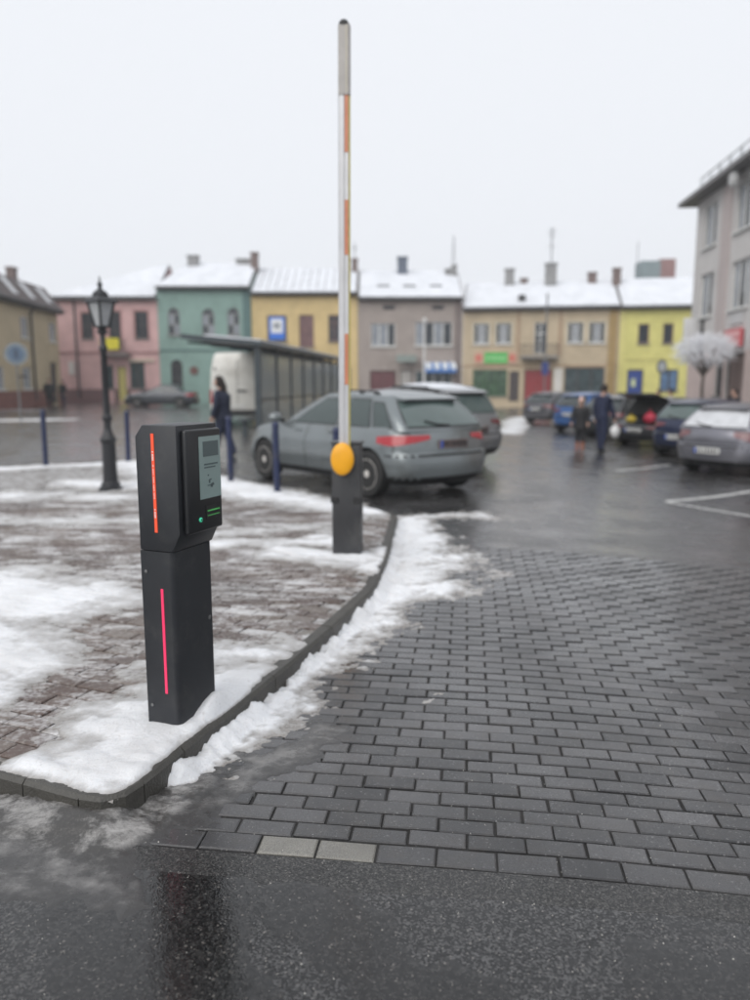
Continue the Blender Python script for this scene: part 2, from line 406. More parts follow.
# kerb stones, each its own piece
kerb = tag(MB().prism(offset_poly(WALK, .012), lambda a, b: (a, b, -.10), lambda a, b: (a, b, -.02)).build('kerb', M_kerb), 'dark wet concrete kerb round the sidewalk', kind='structure')
def resample(poly, lens, start, total):
    pts = [Vector(q) for q in poly]; cum = [0]
    for i in range(1, len(pts)): cum.append(cum[-1] + (pts[i] - pts[i - 1]).length)
    def at(s):
        s = min(max(s, 0), cum[-1] - 1e-6)
        for i in range(1, len(cum)):
            if s <= cum[i]: return pts[i - 1].lerp(pts[i], (s - cum[i - 1]) / (cum[i] - cum[i - 1]))
        return pts[-1]
    return at, cum
path = WALK + [WALK[0]]
at_s, cum = resample(path, None, 0, 0)
s = 0.
while s < cum[-1] - .05:
    # short stones on the tight corner, long ones elsewhere
    tight = cum[2] + .10 < s < cum[8 + NX] + .02
    near = s < cum[17 + NX] + .3
    ln = .26 if tight else (.78 if near else .98)
    if not tight and s < cum[2] + .11 < s + ln: ln = cum[2] + .11 - s
    ln = min(ln, cum[-1] - s)
    k = 3 if tight else 4
    outer = [at_s(s + .0025 + (ln - .005) * i / k) for i in range(k + 1)]
    mid = at_s(s + ln / 2); tan = (at_s(s + ln) - at_s(s)).normalized(); nrm = Vector((-tan.y, tan.x))
    inn = []
    for i, q in enumerate(outer):
        t2 = (at_s(s + ln * min(i + 1, k) / k) - at_s(s + ln * max(i - 1, 0) / k)).normalized(); n2 = Vector((-t2.y, t2.x))
        inn.append(q + n2 * (KERB_W - .004))
    ringp = outer + inn[::-1]; zt = .104 + random.uniform(-.0015, .0015)
    c = .014
    cen = (outer[k // 2] + inn[k // 2]) / 2
    topo = [q + nrm * c for q in outer] + [q - nrm * c * .5 for q in inn[::-1]]
    m2 = MB(); n_ = len(ringp)
    vs = [(q.x, q.y, -.12) for q in ringp] + [(q.x, q.y, zt - c) for q in ringp] + [(q.x, q.y, zt) for q in topo]
    fs = [(i, (i + 1) % n_, n_ + (i + 1) % n_, n_ + i) for i in range(n_)] + [(n_ + i, n_ + (i + 1) % n_, 2 * n_ + (i + 1) % n_, 2 * n_ + i) for i in range(n_)] + [tuple(range(2 * n_, 3 * n_))]
    m2.add(vs, fs).build('kerbstone', M_kerb, kerb)
    s += ln

# pavers -------------------------------------------------------------
def paver_mesh(name, l, wd, h, ch, m):
    mb = MB(); a, b = l / 2, wd / 2
    vs = [(sx * a, sy * b, -h) for sx, sy in ((-1, -1), (1, -1), (1, 1), (-1, 1))] + [(sx * a, sy * b, -ch * .7) for sx, sy in ((-1, -1), (1, -1), (1, 1), (-1, 1))] + \
         [(sx * (a - ch), sy * (b - ch), 0) for sx, sy in ((-1, -1), (1, -1), (1, 1), (-1, 1))]
    fs = [(8, 9, 10, 11)] + [(i, (i + 1) % 4, 4 + (i + 1) % 4, 4 + i) for i in range(4)] + [(4 + i, 4 + (i + 1) % 4, 8 + (i + 1) % 4, 8 + i) for i in range(4)]
    return vs, fs, mb.add(vs, fs).mesh(name, m)
def lay(cands, limit, name, base, parent, restname, m_rest, meshes):
    """nearest pavers as objects of their own, the others joined into one part"""
    cands.sort(key=lambda q: math.hypot(q[0], q[1]))
    rest = MB()
    for k, (x, y, z, a, tx, ty, mk) in enumerate(cands):
        vs, fs, me = meshes[mk]
        if k < limit:
            o = raw(name, me, parent); o.location = (x, y, z); o.rotation_euler = (tx, ty, a)
        else:
            Mx = Matrix.Translation((x, y, z)) @ Matrix.Rotation(a, 4, 'Z')
            rest.add([Mx @ Vector(q) for q in vs], fs)
    o = rest.build(restname, m_rest, parent); o['kind'] = 'stuff'
    return o
# the drive: running bond, courses across the lane
DD = Vector((.9927, -.1206)); DN = Vector((.1206, .9927)); D0 = Vector((-.51, 2.26))
bedp = []
mb = MB()
lane_poly = [tuple(D0 + DD * -1.2 - DN * .0), tuple(D0 + DD * 7.6), tuple(D0 + DD * 7.6 + DN * 5.3), tuple(D0 + DD * -1.2 + DN * 5.3)]
nx, ny = 36, 8
vs = []; fs = []
for j in range(ny + 1):
    for i in range(nx + 1):
        q = D0 + DD * (-1.0 + 8.6 * i / nx) + DN * (.0 + 4.85 * j / ny); vs.append((q.x, q.y, gz(q.x) - .0085))
for j in range(ny):
    for i in range(nx): fs.append((j * (nx + 1) + i, j * (nx + 1) + i + 1, (j + 1) * (nx + 1) + i + 1, (j + 1) * (nx + 1) + i))
drive = tag(mb.add(vs, fs).build('driveway', M_bed), 'dark grey brick paving of the entrance lane', kind='structure')
PM = {0: paver_mesh('brick', .189, .0935, .05, .005, M_brick), 1: paver_mesh('brick', .189, .0935, .05, .005, M_brick_pale), 2: paver_mesh('brick', .189, .0775, .05, .005, M_brick)}
cands = []
da = math.atan2(DD.y, DD.x)
rows = 56
for r_ in range(rows):
    for k in range(-6, 43):
        u = k * .1965 + (.098 if r_ % 2 else 0) + random.uniform(-.002, .002) + .02; v = .050 if r_ == 0 else .1455 + (r_ - 1) * .0850
        q = D0 + DD * u + DN * v
        if r_ == 0 and u < -.45: continue
        if q.x > .62 * q.y + .7 or q.x < -1.4: continue
        if inside(offset_poly(WALK, -.02), q.x, q.y): continue
        if u < -.65 and r_ < 2: continue
        sl = (gz(q.x + .1) - gz(q.x - .1)) / .2
        mk = (1 if k in (1, 2) else 0) if r_ == 0 else 2
        cands.append((q.x, q.y, gz(q.x) + random.uniform(-.003, .002), da + random.uniform(-.010, .010), random.uniform(-.016, .016), -sl + random.uniform(-.012, .012), mk))
lay(cands, 300, 'brick', None, drive, 'brick_rest', M_brick, PM)
# sidewalk pavers, courses along the front kerb
WD = Vector((.9300, -.3676)).normalized(); WN = Vector((-WD.y, WD.x)); W0 = Vector((-1.03, 2.40))
WM = {0: paver_mesh('brick', .197, .097, .05, .006, M_walk)}
cands = []
wa = math.atan2(WD.y, WD.x); inp = offset_poly(WALK, KERB_W + .05)
for r_ in range(0, 62):
    for k in range(-40, 40):
        q = W0 + WD * (k * .205 + (.102 if r_ % 2 else 0)) + WN * (.18 + r_ * .105)
        if q.x < -.60 * q.y - .6 or q.y > 9.2: continue
        if not inside(inp, q.x, q.y): continue
        cands.append((q.x, q.y, .100 + random.uniform(-.0025, .0025), wa + random.uniform(-.012, .012), random.uniform(-.012, .012), random.uniform(-.012, .012), 0))
lay(cands, 300, 'brick', None, walk, 'brick_rest', M_walk, WM)

mb = MB(); vs = []; n_ = 240
for i in range(n_ + 1):
    u = -9 + 18. * i / n_
    for v in (-.002, -6.):
        q = D0 + DD * u + DN * v; vs.append((q.x, q.y, gz(q.x) - .0094))
tag(mb.add(vs, [(2 * i, 2 * i + 1, 2 * i + 3, 2 * i + 2) for i in range(n_)]).build('street', M_asph, smooth=40), 'dark wet asphalt street before the bricks', kind='structure')
# asphalt seam between the bricks and the street
mb = MB(); n_ = 30; vs = []
for i in range(n_ + 1):
    u = -.95 + 4.0 * i / n_; wob = random.uniform(-.003, .003)
    for v in (-.004, -.15 + 3 * wob + .02 * u):
        q = D0 + DD * u + DN * v; vs.append((q.x, q.y, gz(q.x) - (.0045 if v > -.01 else .0091)))
fs = [(2 * i, 2 * i + 1, 2 * i + 3, 2 * i + 2) for i in range(n_)]
tag(mb.add(vs, fs).build('asphalt_seam', M_strip), 'lighter strip of asphalt along the brick edge', kind='structure')

mb = MB(); n_ = 40; vs = []
for i in range(n_ + 1):
    u = -.6 + 9.5 * i / n_
    for v, dz in ((4.752, .002), (5.5, .0118)):
        q = D0 + DD * u + DN * v; vs.append((q.x, q.y, gz(q.x) - dz))
tag(mb.add(vs, [(2 * i, 2 * i + 1, 2 * i + 3, 2 * i + 2) for i in range(n_)]).build('asphalt_joint', M_lot, smooth=40), 'asphalt run level with the far edge of the bricks', kind='structure')
# road markings
def marking(a, b, wd=.12):
    a, b = Vector(a), Vector(b); d = (b - a).normalized(); n = Vector((-d.y, d.x)) * wd / 2; k = 12; vs = []
    for i in range(k + 1):
        q = a.lerp(b, i / k)
        for sg in (-1, 1): r_ = q + n * sg; vs.append((r_.x, r_.y, gz(r_.x) - .006))
    tag(MB().add(vs, [(2 * i, 2 * i + 2, 2 * i + 3, 2 * i + 1) for i in range(k)]).build('road_marking', M_line), 'white painted bay line on wet asphalt', kind='structure')
marking((4.30, 10.95), (5.6, 9.4)); marking((4.32, 11.0), (7.2, 13.2)); marking((4.9, 15.2), (6.6, 16.7))

# snow: height fields that dip under the paving where the snow ends --------------------------------
def capsules(X, Y, caps):
    m = np.full(X.shape, -1.)
    for ax, ay, bx, by, r_, st in caps:
        ex, ey = bx - ax, by - ay; L2 = max(ex * ex + ey * ey, 1e-9)
        t = np.clip(((X - ax) * ex + (Y - ay) * ey) / L2, 0, 1)
        d = np.hypot(X - ax - t * ex, Y - ay - t * ey)
        m = np.maximum(m, st * (1 - d / r_))
    return m
def snow_field(name, x0, x1, y0, y1, step, zfun, tfun, label):
    nx = int((x1 - x0) / step); ny = int((y1 - y0) / step)
    X, Y = np.meshgrid(np.linspace(x0, x1, nx + 1), np.linspace(y0, y1, ny + 1))
    T = tfun(X, Y); Z = zfun(X, Y) + T
    idx = np.arange((nx + 1) * (ny + 1)).reshape(ny + 1, nx + 1)
    keep = np.maximum.reduce([T[:-1, :-1], T[1:, :-1], T[:-1, 1:], T[1:, 1:]]) > -.0008
    q = np.stack([idx[:-1, :-1], idx[:-1, 1:], idx[1:, 1:], idx[1:, :-1]], -1)[keep]
    used = np.unique(q); remap = np.zeros(idx.size, np.int64); remap[used] = np.arange(used.size)
    V = np.stack([X.ravel(), Y.ravel(), Z.ravel()], -1)[used]
    me = bpy.data.meshes.new(name); me.from_pydata(V.tolist(), [], remap[q].tolist())
    at = me.attributes.new('thick', 'FLOAT', 'POINT'); at.data.foreach_set('value', T.ravel()[used].astype(np.float32))
    me.materials.append(M_snow); me.shade_smooth()
    return tag(raw(name, me), label, kind='stuff')
# on the sidewalk
WC = [(-2.9, 5.2, -2.05, 4.7, .62, 1.25), (-2.4, 4.1, -1.85, 3.7, .40, 1.2), (-1.9, 3.5, -1.75, 3.3, .18, .8),      # trodden patch on the left
      (-1.05, 2.62, -.86, 2.55, .24, 1.2), (-.92, 2.72, -.70, 3.3, .26, 1.5), (-.74, 3.02, -.66, 3.25, .12, 2.2), (-1.0, 3.0, -.66, 3.45, .30, 1.2), (-.95, 3.7, -.6, 3.8, .26, .6),   # round the ticket post
      (-.75, 6.15, -.05, 5.95, .34, 1.1), (-1.3, 6.5, -.3, 6.6, .30, .8), (.0, 5.6, .08, 6.3, .18, .9), (-1.6, 6.9, -.5, 7.3, .25, .45),
      (-.1, 8.2, -1.3, 9.4, .50, 1.2), (-1.3, 9.4, -3.1, 11.4, .75, 1.2), (-3.1, 11.4, -4.3, 13.2, .7, 1.1), (-4.3, 13.3, -8, 11.3, .45, 1.2), (-4.2, 10.6, -2.4, 9.9, .6, .9),
      (-5.5, 9.5, -3.0, 9.2, .55, .6), (-4.0, 7.6, -2.0, 7.7, .3, .4), (-1.28, 2.62, -1.15, 2.56, .10, .9)]
def t_walk(X, Y):
    m = .85 * capsules(X, Y, WC) + 1.15 * fbm(X, Y, 2.6, 7, 3, .62) + .9 * fbm(X * .6 + .4 * Y, Y, 9., 5, 9, .65)
    d = sdist(WALK, X, Y)
    s_ = np.clip((m - .18) / .9, 0, 1); t = .024 * s_ ** 1.25 + .009 * fbm(X, Y, 20, 5, 5, .7) * np.clip(s_ * 4, 0, 1) + .008 * fbm(X, Y, 5, 3, 8) * s_
    t = np.where(m < .18, (m - .18) * .06, t)
    t = t + .055 * np.exp(-((X + .685) ** 2 / .0075 + (Y - 3.08) ** 2 / .016)) * (1 + .8 * fbm(X, Y, 14, 4, 71))
    edge = np.clip((d - .020 - .13 * np.clip(fbm(X, Y, 3.5, 5, 21, .65) - .01, 0, 1)) / .03, -1, 1)
    return np.where(edge <= 0, .034 * edge, (t + .003) * np.sqrt(np.clip(edge, 0, 1)))
snow_field('snow', -3.6, .3, 2.3, 7.4, .014, lambda X, Y: .1015 + 0 * X, t_walk, 'trodden white snow lying on the sidewalk')
snow_field('snow', -9, .3, 7.4, 14.2, .035, lambda X, Y: .1015 + 0 * X, t_walk, 'snow along the far edge of the sidewalk')
# ploughed against the kerb, on the drive
RC = [(-.78, 2.58, -.53, 3.1, .19, 1.05), (-.60, 3.0, -.34, 3.7, .22, 1.0), (-.34, 3.7, -.02, 4.7, .30, 1.0), (-.1, 4.6, .18, 5.4, .33, 1.2), (.15, 5.4, .62, 6.1, .62, 1.05),
      (.3, 6.0, .45, 7.2, .50, 1.15), (.35, 7.2, .4, 8.3, .33, 1.3), (.55, 8.5, 1.3, 8.7, .30, .55), (-.3, 9.3, -1.6, 11.0, .3, .8), (.25, 3.35, .3, 3.5, .06, .3)]
def t_road(X, Y):
    m = capsules(X, Y, RC)
    sx = X * .75 + Y * .55; sy = -X * .55 + Y * .75
    m = .85 * m + 1.7 * fbm(sx * .6, sy, 4.5, 7, 31, .66) + .8 * fbm(X, Y, 17., 5, 37, .65)
    m = m - 1.6 * np.clip((2.70 + .25 * fbm(X, Y, 9., 4, 43) - Y) / .16, 0, 1)
    d = -sdist(WALK, X, Y)
    bank = np.clip(1 - d / .14, 0, 1)
    rg = .5 - np.abs(fbm(X, Y, 8., 5, 77, .6)) * 2.2
    s_ = np.clip((m - .28) / .8, 0, 1); t = .018 * s_ ** 1.3 + .018 * rg * s_ + .010 * fbm(X, Y, 24, 5, 5, .7) * np.clip(s_ * 4, 0, 1) + .055 * np.clip(1 - d / .085, 0, 1) * np.clip(m * 1.3, 0, 1) * (1 + 1.2 * fbm(X, Y, 6, 4, 41))
    t = np.where(m < .28, np.minimum((m - .28) * .06, t), t)
    return np.where((d < -.03) | ((X < -.84) & (Y < 2.5)), -.05, t)
snow_field('snow', -1.0, 1.2, 2.35, 7.0, .012, lambda X, Y: gz_np(X) + .001, t_road, 'ragged ploughed snow lying against the kerb on the drive')
snow_field('snow', -2.4, 2.2, 7.0, 11.6, .03, lambda X, Y: gz_np(X) - .006, t_road, 'snow bank curving round the end of the sidewalk')
# grey slush in front of the corner
FC = [(-1.5, 2.40, -.85, 2.24, .26, 1.2), (-.95, 2.26, -.72, 2.36, .14, 1.), (-.70, 2.40, -.20, 3.10, .17, .85), (-1.6, 2.18, -.80, 2.08, .20, .85)]
def t_front(X, Y):
    m = capsules(X, Y, FC) + 1.4 * fbm(X * .7, Y * 1.3, 4., 6, 51, .64) + .5 * fbm(X, Y, 22., 4, 57, .65)
    d = -sdist(WALK, X, Y)
    t = .010 * np.tanh(1.6 * (m - .3)) + .004 * fbm(X, Y, 30, 4, 5, .65) + .060 * np.clip(1 - d / .16, 0, 1) ** 1.3 * np.clip(m + .5, 0, 1)
    return np.where(-sdist(WALK, X, Y) < -.03, -.05, np.where(t < 0, t * 3, t))
sl_ = snow_field('slush', -1.7, .2, 1.8, 3.6, .012, lambda X, Y: gz_np(X) + np.where((X - D0.x) * DN.x + (Y - D0.y) * DN.y > 0, -.001, -.0080), t_front, 'thin grey slush in front of the kerb corner'); sl_.data.materials[0] = M_slush
M_pud = wet_asphalt('puddle_asphalt', dark=(.008, .008, .0085), light=(.055, .054, .054), wet=(.0, .01), cb_lo=.04, c_rough=.045)
def t_pud(X, Y):
    m = capsules(X, Y, [(-.78, 2.28, -.52, 1.5, .42, 1.), (-.2, 2.0, .15, 1.6, .22, .7), (.75, 1.75, 1.1, 1.6, .22, .6)]) + 1.1 * fbm(X, Y, 3.5, 6, 91, .6)
    return np.clip(.012 * (m - .25), -.01, .0016)
pd_ = snow_field('puddle', -1.5, 1.4, 1.3, 2.4, .015, lambda X, Y: gz_np(X) - .0098, t_pud, ''); del pd_['kind']; pd_['kind'] = 'structure'; pd_['label'] = 'shallow puddles on the asphalt before the kerb corner'; pd_.data.materials[0] = M_pud
# far patches
def far_patch(x0, x1, y0, y1, caps, label, z=-.012):
    snow_field('snow', x0, x1, y0, y1, .12, lambda X, Y: gz_np(X) + z, lambda X, Y: .013 * np.tanh(2 * (capsules(X, Y, caps) + 1.1 * fbm(X, Y, 1.2, 5, 61, .65) - .2)), label)
far_patch(2.5, 9.5, 22, 42, [(4.6, 26.5, 6.3, 33, .7, 1.2), (6.0, 33, 7.6, 39, 1., 1.)], 'low snow bank beside the parked row by the tan house')
far_patch(-24, -9, 24, 36, [(-20, 28, -13.4, 31, 1.3, 1.2)], 'snow strip across the street by the beige house')
far_patch(-30, -12, 34, 48, [(-28, 40, -18.5, 41, .8, 1.1)], 'thin snow strip at the foot of the beige house')

# loose grit scattered on the paving
mb = MB()
for k in range(1100):
    y = 1.5 + 4.5 * random.random() ** 1.7; x = random.uniform(-.55 * y - .1, .55 * y + .1)
    on = inside(WALK, x, y)
    if on and random.random() < .6: continue
    r_ = random.uniform(.0012, .0032) * (1.5 if random.random() < .06 else 1)
    z = (.101 if on else gz(x) - (.001 if (x - D0.x) * DN.x + (y - D0.y) * DN.y > 0 else .0085))
    vs = [(x + r_ * random.uniform(.6, 1.2) * math.cos(a), y + r_ * random.uniform(.6, 1.2) * math.sin(a), z - .001) for a in (0, 1.6, 3.1, 4.7)]
    vs.append((x, y, z + r_))
    mb.add(vs, [(0, 1, 4), (1, 2, 4), (2, 3, 4), (3, 0, 4), (0, 3, 2, 1)])
tag(mb.build('grit', mat('salt_grit', (.33, .32, .30), .6, rnd=.6)), 'pale grit scattered over the wet paving', kind='stuff')
# ================================================================== NEAR THINGS
def bevel(o, width=.004, seg=2, ang=30):
    bm = bmesh.new(); bm.from_mesh(o.data)
    es = [e for e in bm.edges if len(e.link_faces) == 2 and e.calc_face_angle(0) > R(ang)]
    bmesh.ops.bevel(bm, geom=es, offset=width, segments=seg, profile=.5, affect='EDGES', clamp_overlap=True)
    bm.to_mesh(o.data); bm.free()
    o.data.shade_smooth(); o.data.set_sharp_from_angle(angle=R(40)); return o
M_anth = mat('anthracite_powder_coat', (.018, .020, .024), .42, var=.15, vscale=5, bump=.08, bscale=600, dirt=((.045, .045, .046), 9., .52, .80))
M_anth2 = mat('black_bezel', (.010, .011, .013), .35, var=.1, vscale=8)
M_lcd = mat('lcd_glass', (.22, .30, .29), .12, var=.08, vscale=4, coat=.5)
M_lcd_d = mat('lcd_dark', (.075, .105, .11), .15)
M_red = mat('red_light_strip', (.62, .07, .03), .4, emit=(.9, .10, .04, .28))
M_pink = mat('pink_light_strip', (.65, .03, .10), .4, emit=(1, .05, .16, .32))
M_white = mat('white_print', (.75, .75, .74), .5)
M_green = mat('green_led', (.05, .5, .3), .4, emit=(.1, .9, .5, .2))
M_slotg = mat('green_slot_light', (.06, .3, .08), .4, emit=(.15, .8, .2, .12))
M_steel0 = mat('dull_steel', (.20, .20, .20), .4, metal=.6)
M_black = mat('black_rubber', (.012, .012, .013), .6)

k = thing('ticket_terminal', 'dark grey parking ticket post with red light strips standing in kerb snow', 'ticket machine', (-.818, 3.035, .10), R(-23)); k.scale = (1.0, 1.0, 1.012)
rr_ = [(-.08, -.131), (.052, -.131), (.064, -.127), (.072, -.119), (.076, -.108), (.076, .120), (.066, .131), (-.08, .131)]
MB().prism(rr_, lambda a, b: (a, b, -.02), lambda a, b: (a, b, .7445)).build('column', M_anth, k, smooth=30)
prof = [(-.080, .7465), (.080, .7465), (.118, .820), (.118, 1.240), (-.045, 1.240), (-.080, 1.195)]
hd = bevel(MB().prism(prof, lambda a, b: (a, -.1320, b), lambda a, b: (a, .1320, b)).build('head', M_anth, k), .005, 2)
bz = bevel(MB().bb(.116, -.108, .815, .146, .122, 1.222).build('front_panel', M_anth2, k), .010, 3)
sc = MB().bb(.144, -.030, .945, .1480, .112, 1.192).build('screen', M_lcd, bz)
MB().bb(.1475, -.005, 1.112, .1490, .098, 1.172).bb(.1475, .0, 1.078, .1490, .092, 1.084).bb(.1475, .0, 1.066, .1490, .075, 1.071).build('screen_image', M_lcd_d, bz)
m = MB()
for i in range(5): m.bb(.1475, .022 + .006 * i, 1.034 - .009 * i - .02 * (i % 2), .1488, .03 + .008 * i, 1.040 - .009 * i - .012 * (i % 2))
m.bb(.1475, .018, .994, .1488, .064, .998).build('screen_text', M_lcd_d, bz)
MB().bb(.144, .006, .860, .1485, .100, .917).build('card_slot', M_black, bz)
MB().bb(.1475, .012, .892, .1500, .094, .897).bb(.1475, .012, .874, .1500, .094, .8765).build('slot_light', M_slotg, bz)
MB().lathe([(.009, .144), (.009, .150), (.007, .1515)], (0, -.034, .866), 14, 'x').build('button', M_green, bz)
MB().lathe([(.004, .150), (.004, .1525), (.003, .153)], (0, -.034, .866), 10, 'x').build('button', M_anth2, bz)
def strip(x0, z0, x1, z1, wd, m_, y, zsplit=1):
    return MB().add([(x0 - wd / 2, y, z0), (x0 + wd / 2, y, z0), (x1 + wd / 2, y, z1), (x1 - wd / 2, y, z1), (x0 - wd / 2, y + .004, z0), (x0 + wd / 2, y + .004, z0), (x1 + wd / 2, y + .004, z1), (x1 - wd / 2, y + .004, z1)],
             [(0, 1, 2, 3), (0, 4, 5, 1), (1, 5, 6, 2), (2, 6, 7, 3), (3, 7, 4, 0)]).build('light_strip', m_, k)
s1 = strip(.006, .822, .006, 1.208, .013, M_red, -.1345)
strip(.020, .16, .020, .595, .011, M_pink, -.1335)
m = MB()
for z0, n_, wd in ((1.105, 7, .007), (.955, 26, .003), (.880, 7, .006)):
    for i in range(n_):
        zz = z0 + i * .0052
        if i % 6 != 5: m.bb(.006 - wd / 2, -.1355, zz, .006 + wd / 2, -.1344, zz + .0034)
m.build('lettering', M_white, s1)

MB().bb(-.0815, -.10, .06, -.0795, .10, .70).build('service_door', M_anth, k)
for z_ in (.10, .66): MB().lathe([(.007, -.1325), (.007, -.1345), (.004, -.1352)], (-.055, 0, z_), 10, 'y').build('screw', M_steel0, k)
MB().lathe([(.009, .0755), (.009, .0785), (.004, .079)], (0, .10, .42), 12, 'x').build('lock', M_steel0, k)
# barrier ------------------------------------------------------------
M_cab = mat('dark_grey_cabinet', (.032, .033, .036), .45, var=.15, vscale=4, bump=.05, bscale=500, dirt=((.07, .07, .068), 3, .5, .75))
M_yel = mat('amber_plastic', (.78, .36, .01), .38, var=.06, vscale=8)
M_alu = mat('brushed_boom', (.50, .50, .51), .38, metal=.35, var=.12, vscale=3)
M_rstr = mat('orange_reflector', (.52, .19, .10), .4, var=.1, vscale=20)
M_yrub = mat('yellow_rubber', (.55, .47, .12), .55, var=.12, vscale=10)
b = thing('parking_barrier', 'raised parking barrier with dark cabinet, amber hub and striped upright boom', 'barrier', (-.225, 6.11, .10), R(-6))
bevel(MB().bb(-.115, -.10, -.02, .115, .10, .925).build('cabinet', M_cab, b), .010, 2)
bevel(MB().bb(-.122, -.107, .926, .122, .107, .945).build('cabinet_lid', M_cab, b), .005, 2)
for sx in (-1, 1): MB().bb(sx * .062, -.112, .45, sx * .125, -.06, .495, ch=.004).build('latch', M_black, b)
MB().lathe([(.006, -.104), (.006, -.101)], (.03, 0, .62), 8, 'y').build('keyhole', M_black, b)
m = MB(); seg = 28; prof = [(1, 0), (1, .03), (.96, .042), (.85, .05), (.5, .056), (0.02, .058)]
vs = [(-.015 + .092 * r_ * math.cos(2 * math.pi * i / seg), -.165 - h, .815 + .130 * r_ * math.sin(2 * math.pi * i / seg)) for r_, h in prof for i in range(seg)]
fs = [(j * seg + i, j * seg + (i + 1) % seg, (j + 1) * seg + (i + 1) % seg, (j + 1) * seg + i) for j in range(len(prof) - 1) for i in range(seg)] + [tuple(range(seg)), tuple(range((len(prof) - 1) * seg, len(prof) * seg))]
m.add(vs, fs).build('hub_cover', M_yel, b, smooth=50)
MB().lathe([(.06, -.17), (.06, -.09)], (-.015, 0, .815), 20, 'y').build('shaft', M_black, b)
tx = .018  # the boom leans a hair
def boomprism(poly, z0, z1, name, m_, parent, ch=0):
    f = lambda z: (lambda a, c: (a + tx * (z - .8) / 3.3, c, z))
    return MB().prism(poly, f(z0), f(z1)).build(name, m_, parent)
bo = boomprism([(-.048, -.150), (-.038, -.163), (-.006, -.163), (.0, -.160), (.0, -.112), (-.006, -.110), (-.038, -.110), (-.048, -.120)], .72, 3.52, 'boom', M_alu, b)
boomprism([(.0012, -.158), (.030, -.158), (.030, -.114), (.0012, -.114)], .72, 3.52, 'boom_channel', M_alu, bo)
boomprism([(.0312, -.152), (.040, -.146), (.042, -.136), (.040, -.126), (.0312, -.120)], .72, 3.52, 'rubber_edge', M_yrub, bo)
for z0, z1 in ((3.12, 3.52), (2.38, 2.78), (1.40, 1.79)):
    boomprism([(.0018, -.161), (.0285, -.161), (.0285, -.1585), (.0018, -.1585)], z0, z1, 'stripe', M_rstr, bo)
tp = boomprism([(-.047, -.158), (-.036, -.168), (.030, -.168), (.041, -.158), (.041, -.114), (.030, -.106), (-.036, -.106), (-.047, -.114)], 3.5205, 4.00, 'boom_tip', mat('boom_tip_grey', (.38, .36, .34), .5, var=.15, vscale=10), b)
m = MB(); m.lathe([(.040, 0), (.037, .018), (.026, .034), (.010, .042)], (-.0065 + tx * 3.2 / 3.3, -.137, 4.0005), 16); m.build('tip_cap', M_black, tp, smooth=50)
m = MB()
for i in range(24): m.bb(.012 + tx * .9, -.1705, 3.54 + i * .019, .022 + tx * .9, -.1675, 3.549 + i * .019)
m.build('led_row', mat('pale_led', (.6, .55, .4), .4), tp)

# street lamp --------------------------------------------------------
M_iron = mat('black_cast_iron', (.012, .013, .016), .42, var=.2, vscale=10, bump=.15, bscale=90)
M_milk = mat('milky_glass', (.34, .35, .36), .25, var=.1, vscale=10)
l = thing('street_lamp', 'black cast iron street lamp with four-sided lantern on the snowy sidewalk', 'street lamp', (-3.53, 9.93, .10), R(57))
MB().lathe([(.155, -.02), (.155, .03), (.125, .05), (.12, .09), (.10, .11)], seg=20).build('foot', M_iron, l, smooth=35)
MB().lathe([(.098, .11), (.092, .30), (.088, .62), (.105, .65), (.105, .68), (.075, .73), (.052, .80)], seg=12).build('base', M_iron, l, smooth=25)
MB().lathe([(.050, .80), (.047, .90), (.066, .93), (.066, .97), (.045, 1.0), (.040, 1.80), (.055, 1.83), (.055, 1.86), (.036, 1.90), (.034, 2.02)], seg=14).build('pole', M_iron, l, smooth=30)
MB().lathe([(.034, 2.02), (.075, 2.06), (.05, 2.09), (.075, 2.12)], seg=12).build('holder', M_iron, l, smooth=30)
la = MB()
for i in range(4):
    a = math.pi / 4 + i * math.pi / 2
    la.tube([(.085 * math.cos(a), .085 * math.sin(a), 2.12), (.165 * math.cos(a), .165 * math.sin(a), 2.43)], .016, 6)
la.box((0, 0, 2.125), (.135, .135, .02)); lan = la.build('lantern_frame', M_iron, l)
for i in range(4):
    a0 = math.pi / 4 + i * math.pi / 2; a1 = a0 + math.pi / 2
    vs = []
    for rr, zz in ((.080, 2.136), (.156, 2.428)):
        for a in (a0, a1): vs.append(Vector((rr * math.cos(a), rr * math.sin(a), zz)))
    MB().add(vs, [(0, 1, 3, 2)]).build('pane', M_milk, lan)
MB().lathe([(.215, 2.428), (.215, 2.445), (.13, 2.50), (.10, 2.515), (.10, 2.54), (.065, 2.575), (.03, 2.60), (.022, 2.63), (.036, 2.66), (.014, 2.69), (.006, 2.76)], seg=4, rz=math.pi / 4).build('lantern_roof', M_iron, l)

